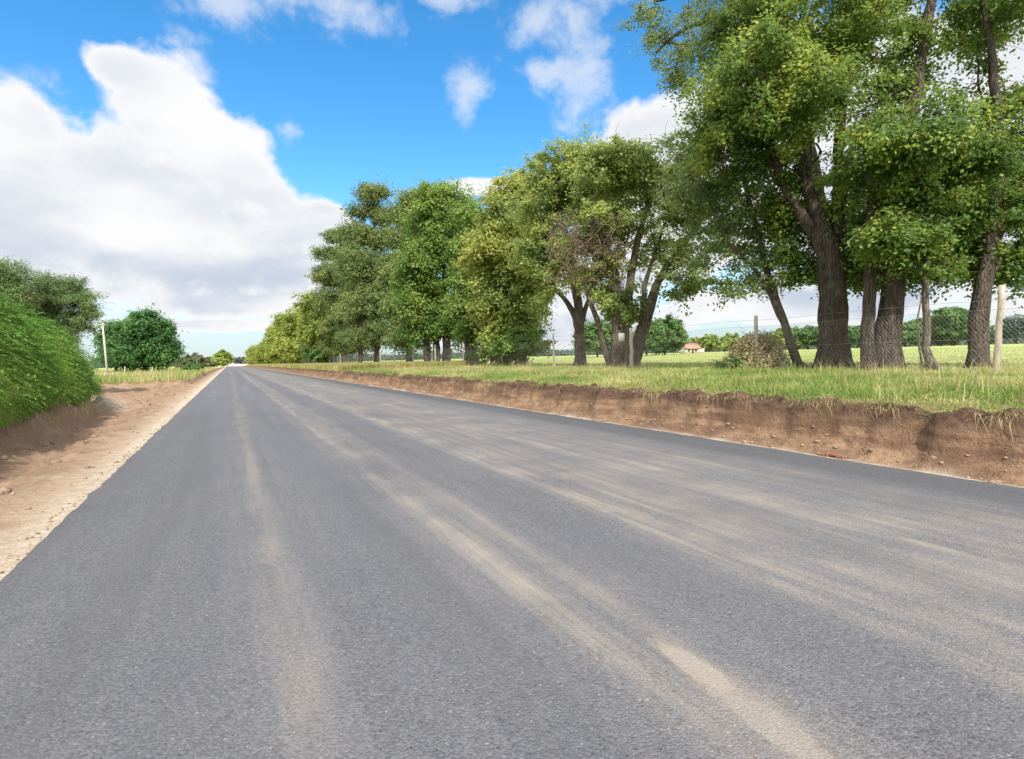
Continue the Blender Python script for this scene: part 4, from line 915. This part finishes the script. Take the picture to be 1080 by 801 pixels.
dens = t.ss(-.03, .30, dens_raw)
wn = t.n('ShaderNodeTexNoise', {'Vector': t.map(dirv, (13, 13, 15)), 'Scale': 1.0, 'Detail': 7.0, 'Roughness': .62, 'Distortion': .25}).outputs[0]
wd = t.ss(-.25, 1.2, t.math('ADD', fw_, t.math('MULTIPLY', t.math('SUBTRACT', wn, .5), 4.2)), 0, .72)
# unseen broken cloud added outside the view to whiten the ambient light
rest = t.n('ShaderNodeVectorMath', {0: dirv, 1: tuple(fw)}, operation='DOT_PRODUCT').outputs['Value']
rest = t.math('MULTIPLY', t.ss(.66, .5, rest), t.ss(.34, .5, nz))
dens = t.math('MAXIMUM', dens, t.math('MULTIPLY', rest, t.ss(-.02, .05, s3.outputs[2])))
# the bank's own grey base and billows
shade_n = t.n('ShaderNodeTexNoise', {'Vector': t.map(dirv, (4, 4, 9), (0, 0, .15)), 'Scale': 1.0, 'Detail': 6.0, 'Roughness': .5}).outputs[0]
low = t.ss(.30, .10, s3.outputs[2])
grey = t.math('MULTIPLY', t.ss(.36, .62, shade_n), t.ss(.12, .6, dens_raw), clamp=True)
grey = t.math('MULTIPLY', grey, t.math('ADD', .5, t.math('MULTIPLY', low, .5)))
ccol = t.mix(grey, CLOUD_W, CLOUD_G)
gb = field([(-.13, .135, .14, .035, 0), (.03, .115, .13, .022, 0), (-.25, .17, .08, .05, 0)], ae, .2)
grey = t.math('MAXIMUM', grey, t.ss(-.1, .7, t.math('ADD', gb, t.math('MULTIPLY', t.math('SUBTRACT', nz2, .5), .9)), 0, .95))
bil = t.math('ADD', t.math('MULTIPLY', t.math('SUBTRACT', nzb, nz), 2.6), t.math('MULTIPLY', t.math('SUBTRACT', nzc, nz2), 1.1))
grey = t.math('ADD', grey, t.math('MULTIPLY', t.math('MULTIPLY', bil, t.ss(.05, .4, dens_raw)), 1.1), clamp=True)
skycol = t.mix(wd, blue, t.mix(.2, CLOUD_W, blue))
ccol = t.mix(t.ss(.62, .45, t.n('ShaderNodeVectorMath', {0: dirv, 1: tuple(fw)}, operation='DOT_PRODUCT').outputs['Value']), ccol, (12.5, 12.0, 11.2))   # added out-of-view clouds, brightened as front fill for the trees
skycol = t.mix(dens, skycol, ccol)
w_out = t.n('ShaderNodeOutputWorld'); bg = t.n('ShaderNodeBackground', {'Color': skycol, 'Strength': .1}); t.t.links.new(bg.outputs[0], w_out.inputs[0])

# ------------------------------------------------------------------ render settings
sc.render.engine = 'CYCLES'
sc.view_settings.view_transform = 'Standard'; sc.view_settings.look = 'None'; sc.view_settings.gamma = 1; sc.view_settings.use_curve_mapping = False
sc.view_settings.exposure = .5
c = sc.cycles
c.max_bounces = 5; c.diffuse_bounces = 3; c.glossy_bounces = 1; c.transmission_bounces = 3; c.transparent_max_bounces = 4
c.caustics_reflective = False; c.caustics_refractive = False; c.use_denoising = True; c.denoiser = 'OPENIMAGEDENOISE'; c.sample_clamp_indirect = 4
sc.render.resolution_x, sc.render.resolution_y = 1024, 759
